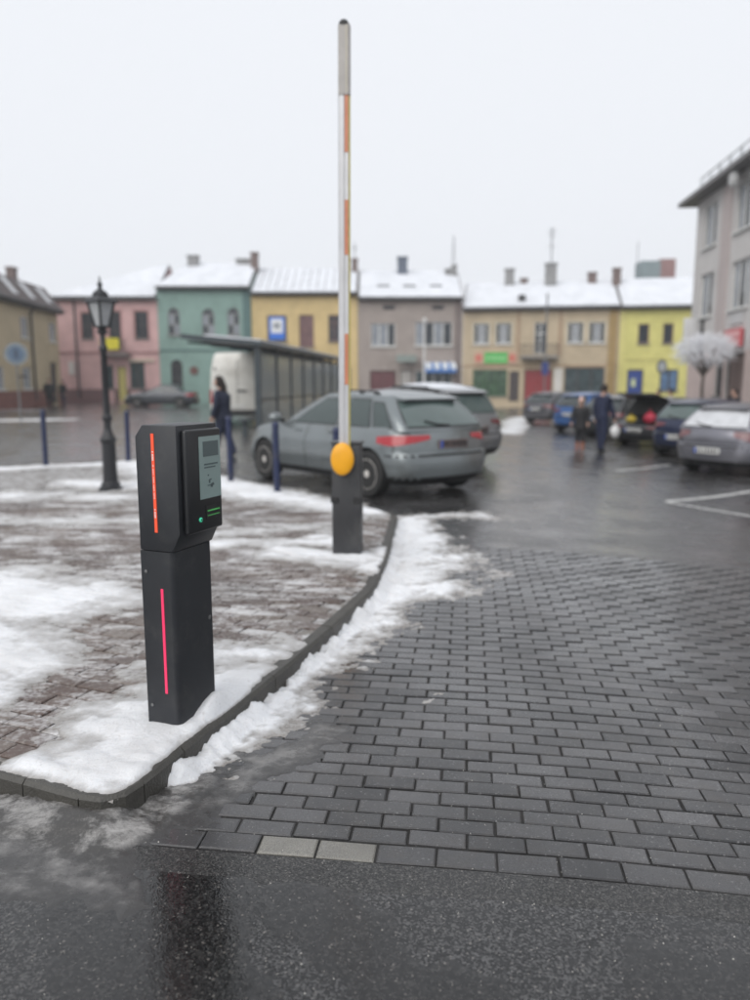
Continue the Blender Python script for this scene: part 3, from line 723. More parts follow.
# bollards -----------------------------------------------------------
M_navy = mat('navy_paint', (.012, .020, .062), .42, var=.2, vscale=9, dirt=((.05, .05, .06), 6, .55, .75))
bl = thing('bollard', '', 'bollard', (0, 0, 0), 0, 'navy steel bollards along the sidewalk edge')
MB().lathe([(.043, -.03), (.043, .86)], seg=18).build('post', M_navy, bl, smooth=40)
MB().lathe([(.046, .8605), (.046, .885), (.034, .905), (.010, .915)], seg=18).build('cap', M_navy, bl, smooth=40)
MB().lathe([(.070, -.02), (.070, .012), (.041, .016)], seg=18).build('collar', M_navy, bl, smooth=40)
for i, (x, y, hs, lab) in enumerate(((-2.07, 10.69, 1.03, 'navy steel bollard in snow beside the front wheel of the grey hatchback'), (-1.28, 9.72, 1., 'navy steel bollard in front of the front door of the grey hatchback'),
                                (-.44, 8.6, 1., 'navy steel bollard half hidden behind the barrier cabinet'),
                                (-5.63, 12.77, 1.06, 'leaning navy steel bollard at the street side, away from the lamp'), (-4.44, 13.45, 1.0, 'navy steel bollard between street lamp and ticket post, by the street'))):
    o = bl if i == 0 else copy_tree(bl)
    o.location = (x, y, .10); o.scale = (1, 1, hs); o['label'] = lab
    o.rotation_euler = (0, R(-2.5) if i == 3 else R(-.6), i * .7)
# ================================================================== BUILDINGS
def plaster(name, col, var=.10):
    return mat(name, col, .85, var=var, vscale=1.1, bump=.25, bscale=60, dirt=(tuple(c * .72 for c in col), .55, .50, .78))
M_pane = mat('dark_window_glass', (.035, .042, .05), .08, var=.3, vscale=1.5)
M_pane_l = mat('curtained_glass', (.24, .26, .29), .12, var=.25, vscale=3)
M_pane_b = mat('shop_glass', (.05, .07, .075), .08, var=.5, vscale=2)
M_frame_w = mat('white_window_frame', (.62, .62, .60), .5, var=.08)
M_frame_d = mat('dark_window_frame', (.06, .05, .05), .5, var=.1)
M_frame_b = mat('brown_window_frame', (.16, .08, .07), .5, var=.1)
M_gutter = mat('dark_gutter', (.035, .034, .036), .5, var=.2)
M_tin = mat('roof_sheet', (.14, .13, .13), .5, var=.2)
M_rsnow = mat('roof_snow', (.66, .68, .72), .8, var=.06, vscale=1.5, bump=.4, bscale=3, dirt=((.50, .52, .55), .9, .45, .8))
M_chim = mat('chimney_brick', (.16, .12, .11), .8, var=.3, vscale=8)
M_chim_g = mat('chimney_render', (.25, .25, .25), .8, var=.2, vscale=4)
M_steel = mat('grey_steel', (.16, .165, .17), .45, metal=.4, var=.15)
M_conc = mat('balcony_concrete', (.22, .21, .20), .8, var=.2)

def facade(parent, W, zt, ops, m_wall, depth=.16, z0=-.6, t=0., name='wall', D=8, gable=None):
    """front wall with real openings (u0,z0,u1,z1,arch), sides and back"""
    us = sorted({0., W} | {o[0] for o in ops} | {o[2] for o in ops}); zs = sorted({z0, zt} | {o[1] for o in ops} | {o[3] for o in ops})
    mb = MB()
    for i in range(len(us) - 1):
        for j in range(len(zs) - 1):
            cu, cz = (us[i] + us[i + 1]) / 2, (zs[j] + zs[j + 1]) / 2
            if any(o[0] < cu < o[2] and o[1] < cz < o[3] for o in ops): continue
            mb.add([(us[i], 0, zs[j]), (us[i + 1], 0, zs[j]), (us[i + 1], 0, zs[j + 1]), (us[i], 0, zs[j + 1])], [(0, 1, 2, 3)])
    for o in ops:
        a, b, c, d = o[:4]
        if len(o) > 4 and o[4]:
            r_ = (c - a) / 2; n = 8; arc = [((a + c) / 2 - r_ * math.cos(math.pi * i / n), d - r_ + r_ * math.sin(math.pi * i / n)) for i in range(n + 1)]
            for i in range(n):
                cor = (a, d) if i < n // 2 else (c, d)
                mb.add([(cor[0], 0, cor[1]), (arc[i][0], 0, arc[i][1]), (arc[i + 1][0], 0, arc[i + 1][1])], [(0, 1, 2)])
            ol = [(a, b), (c, b)] + arc[::-1]
        else: ol = [(a, b), (c, b), (c, d), (a, d)]
        n = len(ol)
        mb.add([(q[0], 0, q[1]) for q in ol] + [(q[0], depth, q[1]) for q in ol], [(i, (i + 1) % n, n + (i + 1) % n, n + i) for i in range(n)])
        if not (len(o) > 4 and o[4]): mb.add([(q[0], depth, q[1]) for q in ol], [(0, 1, 2, 3)])
        else: mb.add([(q[0], depth, q[1]) for q in ol], [tuple(range(n))])
    e = .0
    mb.add([(0, 0, z0), (0, D, z0), (0, D, zt), (0, 0, zt)], [(0, 1, 2, 3)]).add([(W, 0, z0), (W, D, z0), (W, D, zt), (W, 0, zt)], [(0, 1, 2, 3)])
    mb.add([(0, D, z0), (W, D, z0), (W, D, zt), (0, D, zt)], [(0, 1, 2, 3)])
    if gable:
        for x in gable[2:]: mb.add([(x, 0, zt), (x, D, zt), (x, gable[0], gable[1])], [(0, 1, 2)])
    else: mb.add([(0, 0, zt), (W, 0, zt), (W, D, zt), (0, D, zt)], [(0, 1, 2, 3)])
    me = bpy.data.meshes.new(name); me.from_pydata(mb.v, [], mb.f); me.materials.append(m_wall)
    bm = bmesh.new(); bm.from_mesh(me); bmesh.ops.remove_doubles(bm, verts=bm.verts, dist=1e-4); bm.to_mesh(me); bm.free()
    return raw(name, me, parent)
def window(parent, u0, z0, u1, z1, m_fr, m_pn, nx=2, ny=1, sill=True, arch=False, fw=.07, dep=.10, name='window', transom=None):
    fr = MB(); y0, y1 = dep - .04, dep + .03
    r_ = (u1 - u0) / 2 if arch else 0
    zt = z1 - r_
    fr.bb(u0 + .002, y0, z0 + .002, u0 + fw, y1, zt); fr.bb(u1 - fw, y0, z0 + .002, u1 - .002, y1, zt); fr.bb(u0 + fw, y0, z0 + .002, u1 - fw, y1, z0 + fw)
    if not arch: fr.bb(u0 + .002, y0, z1 - fw, u1 - .002, y1, z1 - .002)
    else:
        n = 10; c = ((u0 + u1) / 2, zt)
        for i in range(n):
            a0, a1 = math.pi * i / n, math.pi * (i + 1) / n
            P = [(c[0] - q * math.cos(a), c[1] + q * math.sin(a)) for a in (a0, a1) for q in (r_ - .002, r_ - fw)]
            fr.prism([P[0], P[2], P[3], P[1]], lambda a, b: (a, y0, b), lambda a, b: (a, y1, b))
        fr.bb(u0 + fw, y0, zt - fw / 2, u1 - fw, y1, zt + fw / 2)
    xs = [u0 + (u1 - u0) * i / nx for i in range(nx + 1)]
    zl = [z0 + (zt - z0) * i / ny for i in range(ny + 1)] if transom is None else [z0, z0 + (zt - z0) * transom, zt]
    for x in xs[1:-1]: fr.bb(x - fw * .6, y0 + .004, z0 + fw, x + fw * .6, y1 - .004, (zt - fw) if not arch else zt)
    for z in zl[1:-1]: fr.bb(u0 + fw, y0 + .008, z - fw * .4, u1 - fw, y1 - .008, z + fw * .4)
    o = fr.build(name, m_fr, parent)
    for i in range(nx):
        for j in range(len(zl) - 1):
            MB().bb(xs[i] + .03, dep, zl[j] + .03, xs[i + 1] - .03, dep + .012, zl[j + 1] - .03).build('pane', m_pn if not isinstance(m_pn, list) else m_pn[(i + j) % len(m_pn)], o)
    if arch:
        n = 10; pl = [(c[0] - (r_ - .03) * math.cos(math.pi * i / n), zt + (r_ - .03) * math.sin(math.pi * i / n)) for i in range(n + 1)]
        MB().prism(pl, lambda a, b: (a, dep, b), lambda a, b: (a, dep + .012, b)).build('pane', m_pn if not isinstance(m_pn, list) else m_pn[0], o)
    if sill: MB().bb(u0 - .08, -.10, z0 - .07, u1 + .08, dep - .045, z0).build('sill', M_conc if m_fr is not M_frame_w else M_frame_w, o)
    return o
def door(parent, u0, z0, u1, z1, m_d, dep=.10, leaves=1, name='door'):
    fr = MB(); fw = .07
    fr.bb(u0 + .002, dep - .03, z0, u0 + fw, dep + .03, z1 - .002).bb(u1 - fw, dep - .03, z0, u1 - .002, dep + .03, z1 - .002).bb(u0 + fw, dep - .03, z1 - fw, u1 - fw, dep + .03, z1 - .002)
    o = fr.build(name, M_frame_d, parent); wd = (u1 - u0 - 2 * fw) / leaves
    for i in range(leaves):
        a = u0 + fw + i * wd
        MB().bb(a + .008, dep - .01, z0 + .02, a + wd - .008, dep + .03, z1 - fw - .008).bb(a + .12, dep - .022, z0 + .25, a + wd - .12, dep - .009, z0 + .9).bb(a + .12, dep - .022, z0 + 1.1, a + wd - .12, dep - .009, z1 - .3).build('door_leaf', m_d, o)
        MB().bb(a + wd - .12, dep - .06, z0 + 1.0, a + wd - .09, dep - .01, z0 + 1.14).build('handle', M_steel, o)
    return o
def gable_roof(parent, W, eave, ridge, D, snow=True, over=.35, hip_l=0, hip_r=0, seams=0, m_roof=None, gut=True, ends=.0):
    m_roof = m_roof or M_tin
    rf = None; yr = D / 2; sl = (ridge - eave) / yr
    def sheet(th0, th1, ins, name, m_, par):
        x0, x1 = -ends + ins, W + ends - ins; f = lambda y: eave + sl * y
        yb = -over + ins
        pts = [(x0, yb), (x1, yb), (x1 - hip_r, yr), (x0 + hip_l, yr)]
        vs = [(x, y, f(y) + t) for t in (th0, th1) for x, y in pts]
        fs = [(0, 3, 2, 1), (4, 5, 6, 7)] + [(i, (i + 1) % 4, 4 + (i + 1) % 4, 4 + i) for i in range(4)]
        vb = [(x, D + over - ins if y < yr else yr, (f(yb) if y < yr else f(yr)) + t) for t in (th0, th1) for x, y in pts]
        m = MB().add(vs, fs).add(vb, fs)
        for hp, xx, xr_ in ((hip_l, x0, x0 + hip_l), (hip_r, x1, x1 - hip_r)):
            if hp: m.add([(xx, yb, f(yb) + t) for t in (th0, th1)] + [(xx, D + over - ins, f(yb) + t) for t in (th0, th1)] + [(xr_, yr, f(yr) + t) for t in (th0, th1)], [(0, 2, 4), (1, 3, 5), (0, 1, 3, 2)])
        me = bpy.data.meshes.new(name); me.from_pydata(m.v, [], m.f); me.materials.append(m_); return raw(name, me, par)
    rf = sheet(.0, .10, 0, 'roof', m_roof, parent)
    if snow:
        sheet(.102, .20, .10, 'roof_snow', M_rsnow, rf)
        if seams:
            m = MB()
            for i in range(1, seams):
                x = -ends + (W + 2 * ends) * i / seams
                y0_, y1_ = .0, yr - .1
                m.tube([(x, y0_, eave + sl * y0_ + .20), (x, y1_, eave + sl * y1_ + .20)], .025, 5)
            m.build('roof_seam', M_tin, rf)
    if gut:
        g_ = MB().tube([(0, -over - .05, eave - sl * over + .02), (W, -over - .05, eave - sl * over + .02)], .075, 8); g_.bb(.01, -over, eave - .18, W - .01, -.003, eave - .02)
        g_.build('gutter', M_gutter, parent)
    return rf
def chimney(rf, x, y, z0, z1, wd=.7, dp=.5, m_=None, pots=2):
    c = MB().bb(x - wd / 2, y - dp / 2, z0, x + wd / 2, y + dp / 2, z1).bb(x - wd / 2 - .06, y - dp / 2 - .06, z1, x + wd / 2 + .06, y + dp / 2 + .06, z1 + .12).build('chimney', m_ or M_chim, rf)
    for i in range(pots): pass
    return c
def pipe(parent, x, z0, z1, r_=.05): MB().tube([(x, -.30, z1 + .15), (x, -.28, z1), (x, -.08, z1 - .35), (x, -.08, z0)], r_, 8).build('downpipe', M_gutter, parent)
def building(name, label, P0, P1, eave, ridge, D, m_wall, ops, roofkw=None, plinth=None, z0=-.6):
    P0, P1 = Vector(P0), Vector(P1); d = P1 - P0
    t = thing(name, label, 'building', (P0.x, P0.y, 0), math.atan2(d.y, d.x)); W = d.length
    facade(t, W, eave, ops, m_wall, D=D, gable=(D / 2, ridge) + tuple(x for x, k_ in ((0, 'hip_l'), (W, 'hip_r')) if not (roofkw or {}).get(k_)) if not (roofkw or {}).get('flat') else None, z0=z0)
    rf = None
    kw = dict(roofkw or {})
    if not kw.pop('flat', False): rf = gable_roof(t, W, eave, ridge, D, **kw)
    if plinth: MB().bb(.0, -.05, z0, W, -.003, plinth[0]).build('plinth', plinth[1], t) if not plinth[2:] else [MB().bb(a, -.05, z0, b_, -.003, plinth[0]).build('plinth', plinth[1], t) for a, b_ in plinth[2]]
    return t, W, rf
def band(parent, W, z, h=.12, m_=None, pr=.05, x0=0): return MB().bb(x0, -pr, z, W, -.003, z + h).build('cornice', m_, parent)
def surround(parent, u0, z0, u1, z1, m_, wd=.10, pr=.03):
    MB().bb(u0 - wd, -pr, z0, u0 - .002, -.002, z1 + wd).bb(u1 + .002, -pr, z0, u1 + wd, -.002, z1 + wd).bb(u0 - .002, -pr, z1 + .002, u1 + .002, -.002, z1 + wd).build('window_surround', m_, parent)

FY = 56.
# pink house
P_pink = plaster('pink_plaster', (.56, .36, .35)); P_pinkd = plaster('dark_red_plinth', (.16, .09, .09))
ops = [(2.1, 4.65, 2.95, 6.5), (4.1, 4.0, 4.95, 6.6), (6.0, 4.65, 6.95, 6.6), (3.5, 1.05, 4.25, 2.75), (4.5, .1, 5.2, 2.65), (5.45, 1.05, 6.55, 2.95)]
t, W, rf = building('pink_house', 'two-storey pink plaster house with yellow banner on its balcony', (-23.5, FY), (-15.82, FY), 7.65, 10.3, 8, P_pink, ops, dict(hip_l=7.0, seams=0))
for o in ops[:3]: window(t, *o[:4], M_frame_d, M_pane, 2, 2); surround(t, *o[:4], plaster('pink_trim', (.40, .22, .21)), .12)
window(t, *ops[3], M_frame_d, M_pane_b, 1, 1); window(t, *ops[5], M_frame_d, M_pane_b, 2, 1)
door(t, *ops[4], mat('pale_yellow_door', (.52, .46, .16), .5, var=.1))
for a, b_ in ((0, 3.48), (4.27, 4.48), (5.22, 5.43), (6.57, W)): MB().bb(a, -.05, -.6, b_, -.003, 1.0).build('plinth', P_pinkd, t)
band(t, W, 3.58, .12, plaster('pink_band', (.27, .14, .14)))
sb = MB().bb(3.65, -.85, 3.42, 5.6, -.004, 3.56).build('balcony', M_conc, t)
m = MB().bb(3.67, -.84, 4.42, 5.58, -.80, 4.47)
for i in range(20): m.bb(3.68 + i * .098, -.83, 3.56, 3.70 + i * .098, -.81, 4.42)
m.build('railing', M_frame_d, sb)
MB().bb(3.70, -.90, 3.84, 5.05, -.86, 4.64).build('banner', mat('yellow_banner', (.70, .62, .03), .6, var=.15, vscale=3), sb)
MB().bb(5.35, -.12, 2.98, 7.3, -.004, 3.2).build('sign_board', mat('cream_board', (.5, .42, .34), .6, var=.2), t)
MB().bb(1.0, -.08, 2.05, 1.42, -.004, 3.0).build('notice_board', mat('pale_board', (.55, .52, .50), .6, var=.15), t)
pipe(t, 1.66, .4, 7.4, .07)
# green house
P_green = plaster('green_plaster', (.225, .335, .30)); P_greend = plaster('dark_green_trim', (.10, .17, .165))
ops = [(.72, 4.9, 1.6, 6.85, 1), (3.2, 4.9, 4.12, 6.8, 1), (5.05, 4.9, 5.95, 6.85, 1), (.8, .9, 1.65, 3.15, 1), (3.9, .1, 5.0, 2.7)]
t, W, rf = building('green_house', 'two-storey green plaster house with arched upper windows', (-15.8, FY - .05), (-9.02, FY - .05), 8.35, 10.4, 8, P_green, ops, dict(hip_l=1.2))
for i, o in enumerate(ops[:4]): window(t, *o[:4], mat('grey_window_frame', (.27, .28, .28), .5, var=.1) if i != 3 else M_frame_d, [M_pane, M_pane_l] if i < 3 else M_pane, 2, 2, arch=True)
door(t, *ops[4], mat('dark_green_door', (.05, .09, .08), .5))
band(t, W, 8.05, .28, P_greend, .12); band(t, W, 3.75, .12, P_greend, .05)
MB().bb(6.2, -.06, -.6, 6.78, -.003, 8.04).build('pilaster', P_greend, t)
m = MB(); m.lathe([(.32, -.06), (.32, -.004)], (2.5, 0, 2.35), 20, 'y'); sg = m.build('round_plaque', mat('dark_red_plaque', (.13, .06, .05), .5, var=.3, vscale=4), t)
chimney(rf, 1.9, 3.6, 9.6, 10.95, .8, .6, M_chim_g)
# ochre house
P_och = plaster('ochre_plaster', (.60, .46, .23))
ops = [(1.14, 4.45, 2.56, 6.3), (3.47, 4.05, 4.53, 6.35), (5.6, 4.45, 6.45, 6.35), (1.0, .1, 2.2, 2.6), (3.2, .8, 5.0, 2.6), (5.7, .8, 7.2, 2.6)]
t, W, rf = building('ochre_house', 'two-storey ochre house with ribbed snowy roof behind the bus shelter', (-9.0, FY), (-1.27, FY), 7.95, 10.0, 8, P_och, ops, dict(seams=13))
window(t, *ops[0], M_frame_d, M_pane, 1, 1); window(t, *ops[1], M_frame_b, mat('brown_curtain_glass', (.16, .09, .09), .15, var=.3, vscale=3), 2, 2); window(t, *ops[2], M_frame_b, M_pane, 2, 1, transom=.7)
door(t, *ops[3], mat('brown_door', (.12, .06, .04), .5)); window(t, *ops[4], M_frame_d, M_pane_b, 2, 1); window(t, *ops[5], M_frame_d, M_pane_b, 2, 1)
bsn = MB().bb(1.28, -.06, 4.58, 2.42, -.02, 6.2).build('sign_board', mat('blue_sign', (.03, .16, .62), .4), t)
MB().bb(1.42, -.075, 5.05, 2.28, -.061, 6.05).build('white_panel', mat('white_sign', (.72, .74, .76), .4), bsn)
m = MB().bb(1.62, -.085, 5.42, 2.08, -.076, 5.75).bb(1.66, -.085, 5.34, 1.76, -.076, 5.42).bb(1.94, -.085, 5.34, 2.04, -.076, 5.42).bb(1.58, -.085, 5.5, 1.62, -.076, 5.62).build('bus_symbol', mat('grey_print', (.25, .27, .3), .5), bsn)
band(t, W, 7.62, .22, plaster('ochre_trim', (.30, .22, .10)), .10)
chimney(rf, -.15, 3.2, 9.2, 11.1, .5, .7); chimney(rf, -1.0, 3.9, 9.9, 10.75, 1.3, .6, M_chim_g)
chimney(rf, 7.45, 3.5, 9.6, 10.7, .45, .45)
MB().tube([(7.45, 3.5, 10.8), (7.45, 3.5, 12.0)], .04, 6).bb(7.2, 3.48, 11.6, 7.7, 3.52, 11.64).build('aerial', M_steel, rf)
# grey-brown house
P_grey = plaster('grey_brown_plaster', (.33, .285, .26)); P_greyd = plaster('grey_brown_trim', (.20, .165, .155))
ops = [(.96, 4.1, 2.75, 5.75), (4.2, 4.15, 6.9, 5.85), (1.83, 6.7, 2.7, 7.02), (5.4, 6.7, 6.27, 7.02), (.88, .2, 2.8, 2.35), (4.2, .5, 6.93, 2.35), (3.1, .1, 4.0, 2.4)]
t, W, rf = building('grey_brown_house', 'two-storey grey-brown house with blue and white awning over its shop', (-1.25, FY + .02), (6.38, FY + .02), 7.6, 9.85, 8, P_grey, ops, dict(seams=0))
window(t, *ops[0], M_frame_w, [M_pane_l, M_pane_l, M_pane], 3, 1, transom=None); window(t, *ops[1], M_frame_w, [M_pane_l, M_pane, M_pane_l, M_pane], 4, 1)
for o in ops[2:4]: window(t, *o, M_frame_d, M_pane, 1, 1, sill=False)
door(t, *ops[4], mat('dark_red_garage', (.13, .05, .055), .5, var=.2), leaves=2); window(t, *ops[5], M_frame_w, M_pane_b, 4, 1, sill=False); door(t, *ops[6], mat('pale_door', (.4, .38, .36), .5))
m = MB(); nst = 12
awn = None
for i in range(nst):
    x0, x1 = 4.75 + 2.4 * i / nst, 4.75 + 2.4 * (i + 1) / nst
    q = MB().add([(x0, -.02, 2.95), (x1, -.02, 2.95), (x1, -.95, 2.62), (x0, -.95, 2.62), (x1, -.95, 2.38), (x0, -.95, 2.38), (x0, -.02, 2.91), (x1, -.02, 2.91), (x1, -.93, 2.58), (x0, -.93, 2.58)], [(0, 1, 2, 3), (3, 2, 4, 5), (6, 7, 8, 9)])
    o = q.build('awning' if i == 0 else 'awning_stripe', mat('awning_white', (.62, .66, .70), .7) if i % 3 else mat('awning_blue', (.04, .16, .45), .7), t if i == 0 else awn)
    if i == 0: awn = o
MB().bb(4.75, -.975, 2.20, 7.15, -.955, 2.42).build('awning_valance', mat('awning_blue', (.04, .16, .45), .7), awn)
MB().bb(2.8, -.9, 3.35, 4.25, -.004, 3.46).bb(2.8, -.9, 2.95, 4.25, -.86, 3.35).build('door_canopy', mat('pale_green_canopy', (.24, .28, .26), .6, var=.2), t)
MB().bb(7.1, -.05, -.6, 7.62, -.003, 7.4).build('pilaster', P_greyd, t)
band(t, W, 7.35, .2, P_greyd, .12)
chimney(rf, 3.35, 3.6, 9.5, 10.85, .75, .6, mat('blue_grey_chimney', (.12, .14, .18), .8, var=.2)); chimney(rf, 6.9, 3.4, 9.2, 9.95, .5, .5, M_chim_g); chimney(rf, 7.3, 3.2, 8.9, 10.2, .35, .35, M_chim_g)
for k_ in range(3): MB().bb(1.4 + 1.95 * k_, 1.2, 8.35, 2.3 + 1.95 * k_, 1.26, 8.62).build('snow_guard', M_steel, rf)
m = MB()
for z in np.arange(10., 12.2, .45): m.bb(7.1, 3.9, float(z), 7.5, 3.94, float(z) + .03)
m.tube([(7.15, 3.9, 9.2), (7.3, 3.9, 12.6)], .04, 5).tube([(7.45, 3.9, 9.2), (7.3, 3.9, 12.6)], .04, 5); m.build('lattice_mast', mat('pale_steel', (.42, .43, .45), .5), rf)
# tan terrace
P_tan = plaster('tan_plaster', (.47, .385, .27)); P_tanl = plaster('tan_strip', (.36, .25, .17)); P_cream = plaster('cream_trim', (.52, .46, .34))
ops = [(.81, 4.25, 1.92, 5.72), (2.4, 4.25, 3.5, 5.72), (5.15, 3.5, 5.99, 5.74), (7.46, 4.27, 8.56, 5.71), (8.95, 4.27, 10.05, 5.70), (.8, .5, 3.3, 2.43), (3.45, .1, 4.15, 2.3), (4.5, .0, 6.5, 2.42), (7.35, .5, 10.15, 2.55)]
t, W, rf = building('tan_house', 'long two-storey tan house with red double door and small balcony', (6.4, FY), (17.28, 54.22), 6.85, 8.9, 8, P_tan, ops, dict())
for o in ops[:2] + ops[3:5]: window(t, *o, M_frame_w, [M_pane, M_pane_l], 3, 1); surround(t, *o, P_cream, .14)
window(t, *ops[2], M_frame_w, M_pane, 2, 1, sill=False, transom=.65)
window(t, *ops[5], mat('green_shop_frame', (.05, .12, .05), .5), mat('green_shop_glass', (.05, .09, .055), .1, var=.9, vscale=3), 3, 2); window(t, *ops[8], M_frame_d, M_pane_b, 3, 1)
door(t, *ops[6], M_frame_d); door(t, *ops[7], mat('red_door', (.26, .035, .04), .5, var=.2), leaves=2)
gs = MB().bb(.9, -.10, 2.80, 4.0, -.004, 3.72).build('shop_sign', mat('salmon_board', (.50, .33, .24), .6, var=.15), t)
m = MB().bb(1.6, -.115, 2.86, 3.3, -.101, 3.66).build('sign_field', mat('green_board', (.08, .42, .10), .5, var=.2, vscale=3), gs)
m = MB()
for i in range(6): m.bb(1.78 + i * .24, -.122, 3.14 + .03 * (i % 2), 1.95 + i * .24, -.116, 3.34)
m.build('lettering', mat('pale_green_print', (.35, .62, .3), .5), gs)
for x in (1.2, 3.6): MB().lathe([(.26, -.112), (.26, -.101)], (x, 0, 3.25), 14, 'y').build('emblem', mat('red_print', (.55, .16, .12), .5), gs)
bal = MB().bb(4.2, -1.0, 3.18, 6.8, -.004, 3.36).build('balcony', M_conc, t)
m = MB().bb(4.22, -.99, 4.12, 6.78, -.94, 4.17).bb(4.22, -.94, 4.12, 4.27, -.01, 4.17).bb(6.73, -.94, 4.12, 6.78, -.01, 4.17)
for i in range(22): m.bb(4.24 + i * .119, -.975, 3.36, 4.265 + i * .119, -.95, 4.12)
m.build('railing', M_frame_d, bal)
MB().bb(6.62, -.09, -.6, 7.2, -.004, 2.5).build('pilaster', mat('white_pilaster', (.60, .58, .54), .7, var=.1), t)
MB().bb(10.3, -.07, -.6, 10.85, -.003, 6.6).build('pilaster', plaster('ochre_pilaster', (.33, .23, .10)), t)
for a, b_ in ((3.9, 4.1), (6.85, 7.05)): MB().bb(a, -.05, 3.4, b_, -.003, 6.6).build('pilaster', P_tanl, t)
band(t, W, 6.55, .26, P_greyd, .10); band(t, W, 2.62, .10, P_tanl, .04)
for x, y, z1, wd in ((3.3, 3.6, 9.9, .7), (4.4, 3.9, 9.2, .5), (6.35, 3.4, 10.2, .85), (9.4, 3.7, 9.5, .6), (11.1, 3.2, 9.7, .55)): chimney(rf, x, y, 8.0, z1, wd, .55, M_chim_g if wd > .6 else M_chim)
m = MB().tube([(6.35, 3.4, 10.3), (6.35, 3.4, 12.9)], .045, 6)
for z, hw in ((12.7, .28), (12.45, .33), (12.2, .25), (11.5, .3)): m.bb(6.35 - hw, 3.38, z, 6.35 + hw, 3.42, z + .04)
m.build('aerial', M_steel, rf)
MB().bb(3.95, .4, 7.05, 4.45, 1.0, 7.75).build('roof_hatch', M_gutter, rf)
# lemon house
P_lem = plaster('lemon_plaster', (.60, .56, .20)); P_leml = plaster('lemon_trim', (.62, .57, .22))
ops = [(1.25, 4.2, 1.98, 5.55), (2.92, 4.2, 3.6, 5.55), (.65, .1, 1.75, 2.4), (2.9, .9, 4.1, 2.4), (5.2, 4.2, 6, 5.55)]
t, W, rf = building('lemon_house', 'two-storey bright lemon yellow house with blue door', (17.3, 54.2), (24.9, 52.9), 6.8, 8.95, 8, P_lem, ops, dict())
for o in ops[:2] + ops[4:]: window(t, *o, M_frame_b, M_pane, 1, 1); surround(t, *o, P_leml, .12)
dd_ = door(t, *ops[2], mat('blue_door', (.02, .05, .22), .5)); MB().bb(.95, .055, 1.2, 1.25, .075, 1.75).build('poster', mat('pale_poster', (.45, .5, .3), .6, var=.5, vscale=8), dd_)
window(t, *ops[3], M_frame_d, mat('blue_poster_glass', (.10, .17, .28), .15, var=.6, vscale=3), 2, 1)
MB().bb(.0, -.06, -.6, .35, -.003, 6.6).build('pilaster', P_leml, t); band(t, W, 3.1, .1, P_leml, .05); band(t, W, 6.55, .2, P_greyd, .10)
# beige house on the left street
P_bei = plaster('beige_plaster', (.47, .385, .26)); P_brk = mat('brick_red_plinth', (.20, .09, .075), .8, var=.3, vscale=4); M_slate = mat('brown_tiles', (.085, .065, .062), .7, var=.25, vscale=5)
ops = [(15.8, 4.15, 17., 5.4), (20.4, 4.15, 21.6, 5.4), (11, 4.15, 12.2, 5.4), (20.2, .1, 21.3, 2.8), (15.6, 1.1, 16.9, 2.4), (11.5, 1.1, 13, 2.4), (6, 4.15, 7.2, 5.4)]
t, W, rf = building('beige_house', 'beige house with brown mansard roof and three skylights', (-20.2, 30.), (-21.5, 52.), 6.3, 7.6, 7, P_bei, ops, dict(flat=True))
for i, o in enumerate(ops):
    if i == 3: door(t, *o, M_frame_d)
    else: window(t, *o, M_frame_w, M_pane_l, 2, 1)
for a, b_ in ((0, 20.15), (21.35, W)): MB().bb(a, -.05, -.6, b_, -.003, 1.0).build('plinth', P_brk, t)
rf = MB().add([(-.1, -.45, 6.25), (W + .1, -.45, 6.25), (W + .1, .75, 7.75), (-.1, .75, 7.75), (-.1, 3.5, 8.3), (W + .1, 3.5, 8.3), (W + .1, 7.2, 6.3), (-.1, 7.2, 6.3)], [(0, 1, 2, 3), (3, 2, 5, 4), (4, 5, 6, 7), (0, 3, 4, 7), (1, 6, 5, 2), (0, 7, 6, 1)]).build('roof', M_slate, t)
for u in (14.6, 17.2, 20.0, 11.8):
    vs = [(u + a, -.45 + 1.2 * f - .04, 6.25 + 1.5 * f + .04) for f in (.22, .86) for a in (0, .75)]
    vs += [(q[0], q[1] + .06, q[2] - .06) for q in vs]
    MB().add(vs, [(0, 1, 3, 2), (0, 4, 5, 1), (1, 5, 7, 3), (3, 7, 6, 2), (2, 6, 4, 0)]).build('skylight', mat('skylight_snowy', (.50, .51, .53), .3, var=.2), rf)
MB().tube([(0, -.50, 6.2), (W, -.50, 6.2)], .09, 8).bb(.0, -.45, 6.0, W, -.003, 6.22).build('gutter', M_gutter, t)
pipe(t, 17.3, .4, 6.0, .07)
MB().bb(14.8, -.5, 1.8, 15.1, -.06, 1.9).build('bracket', M_gutter, t)
chimney(rf, 21.6, 2.6, 7.7, 8.9, .6, .5); MB().tube([(16.8, 2.0, 8.0), (16.8, 2.0, 9.2)], .035, 6).bb(16.3, 1.98, 9.0, 17.3, 2.02, 9.04).bb(16.5, 1.98, 8.75, 17.1, 2.02, 8.79).build('aerial', M_steel, rf)
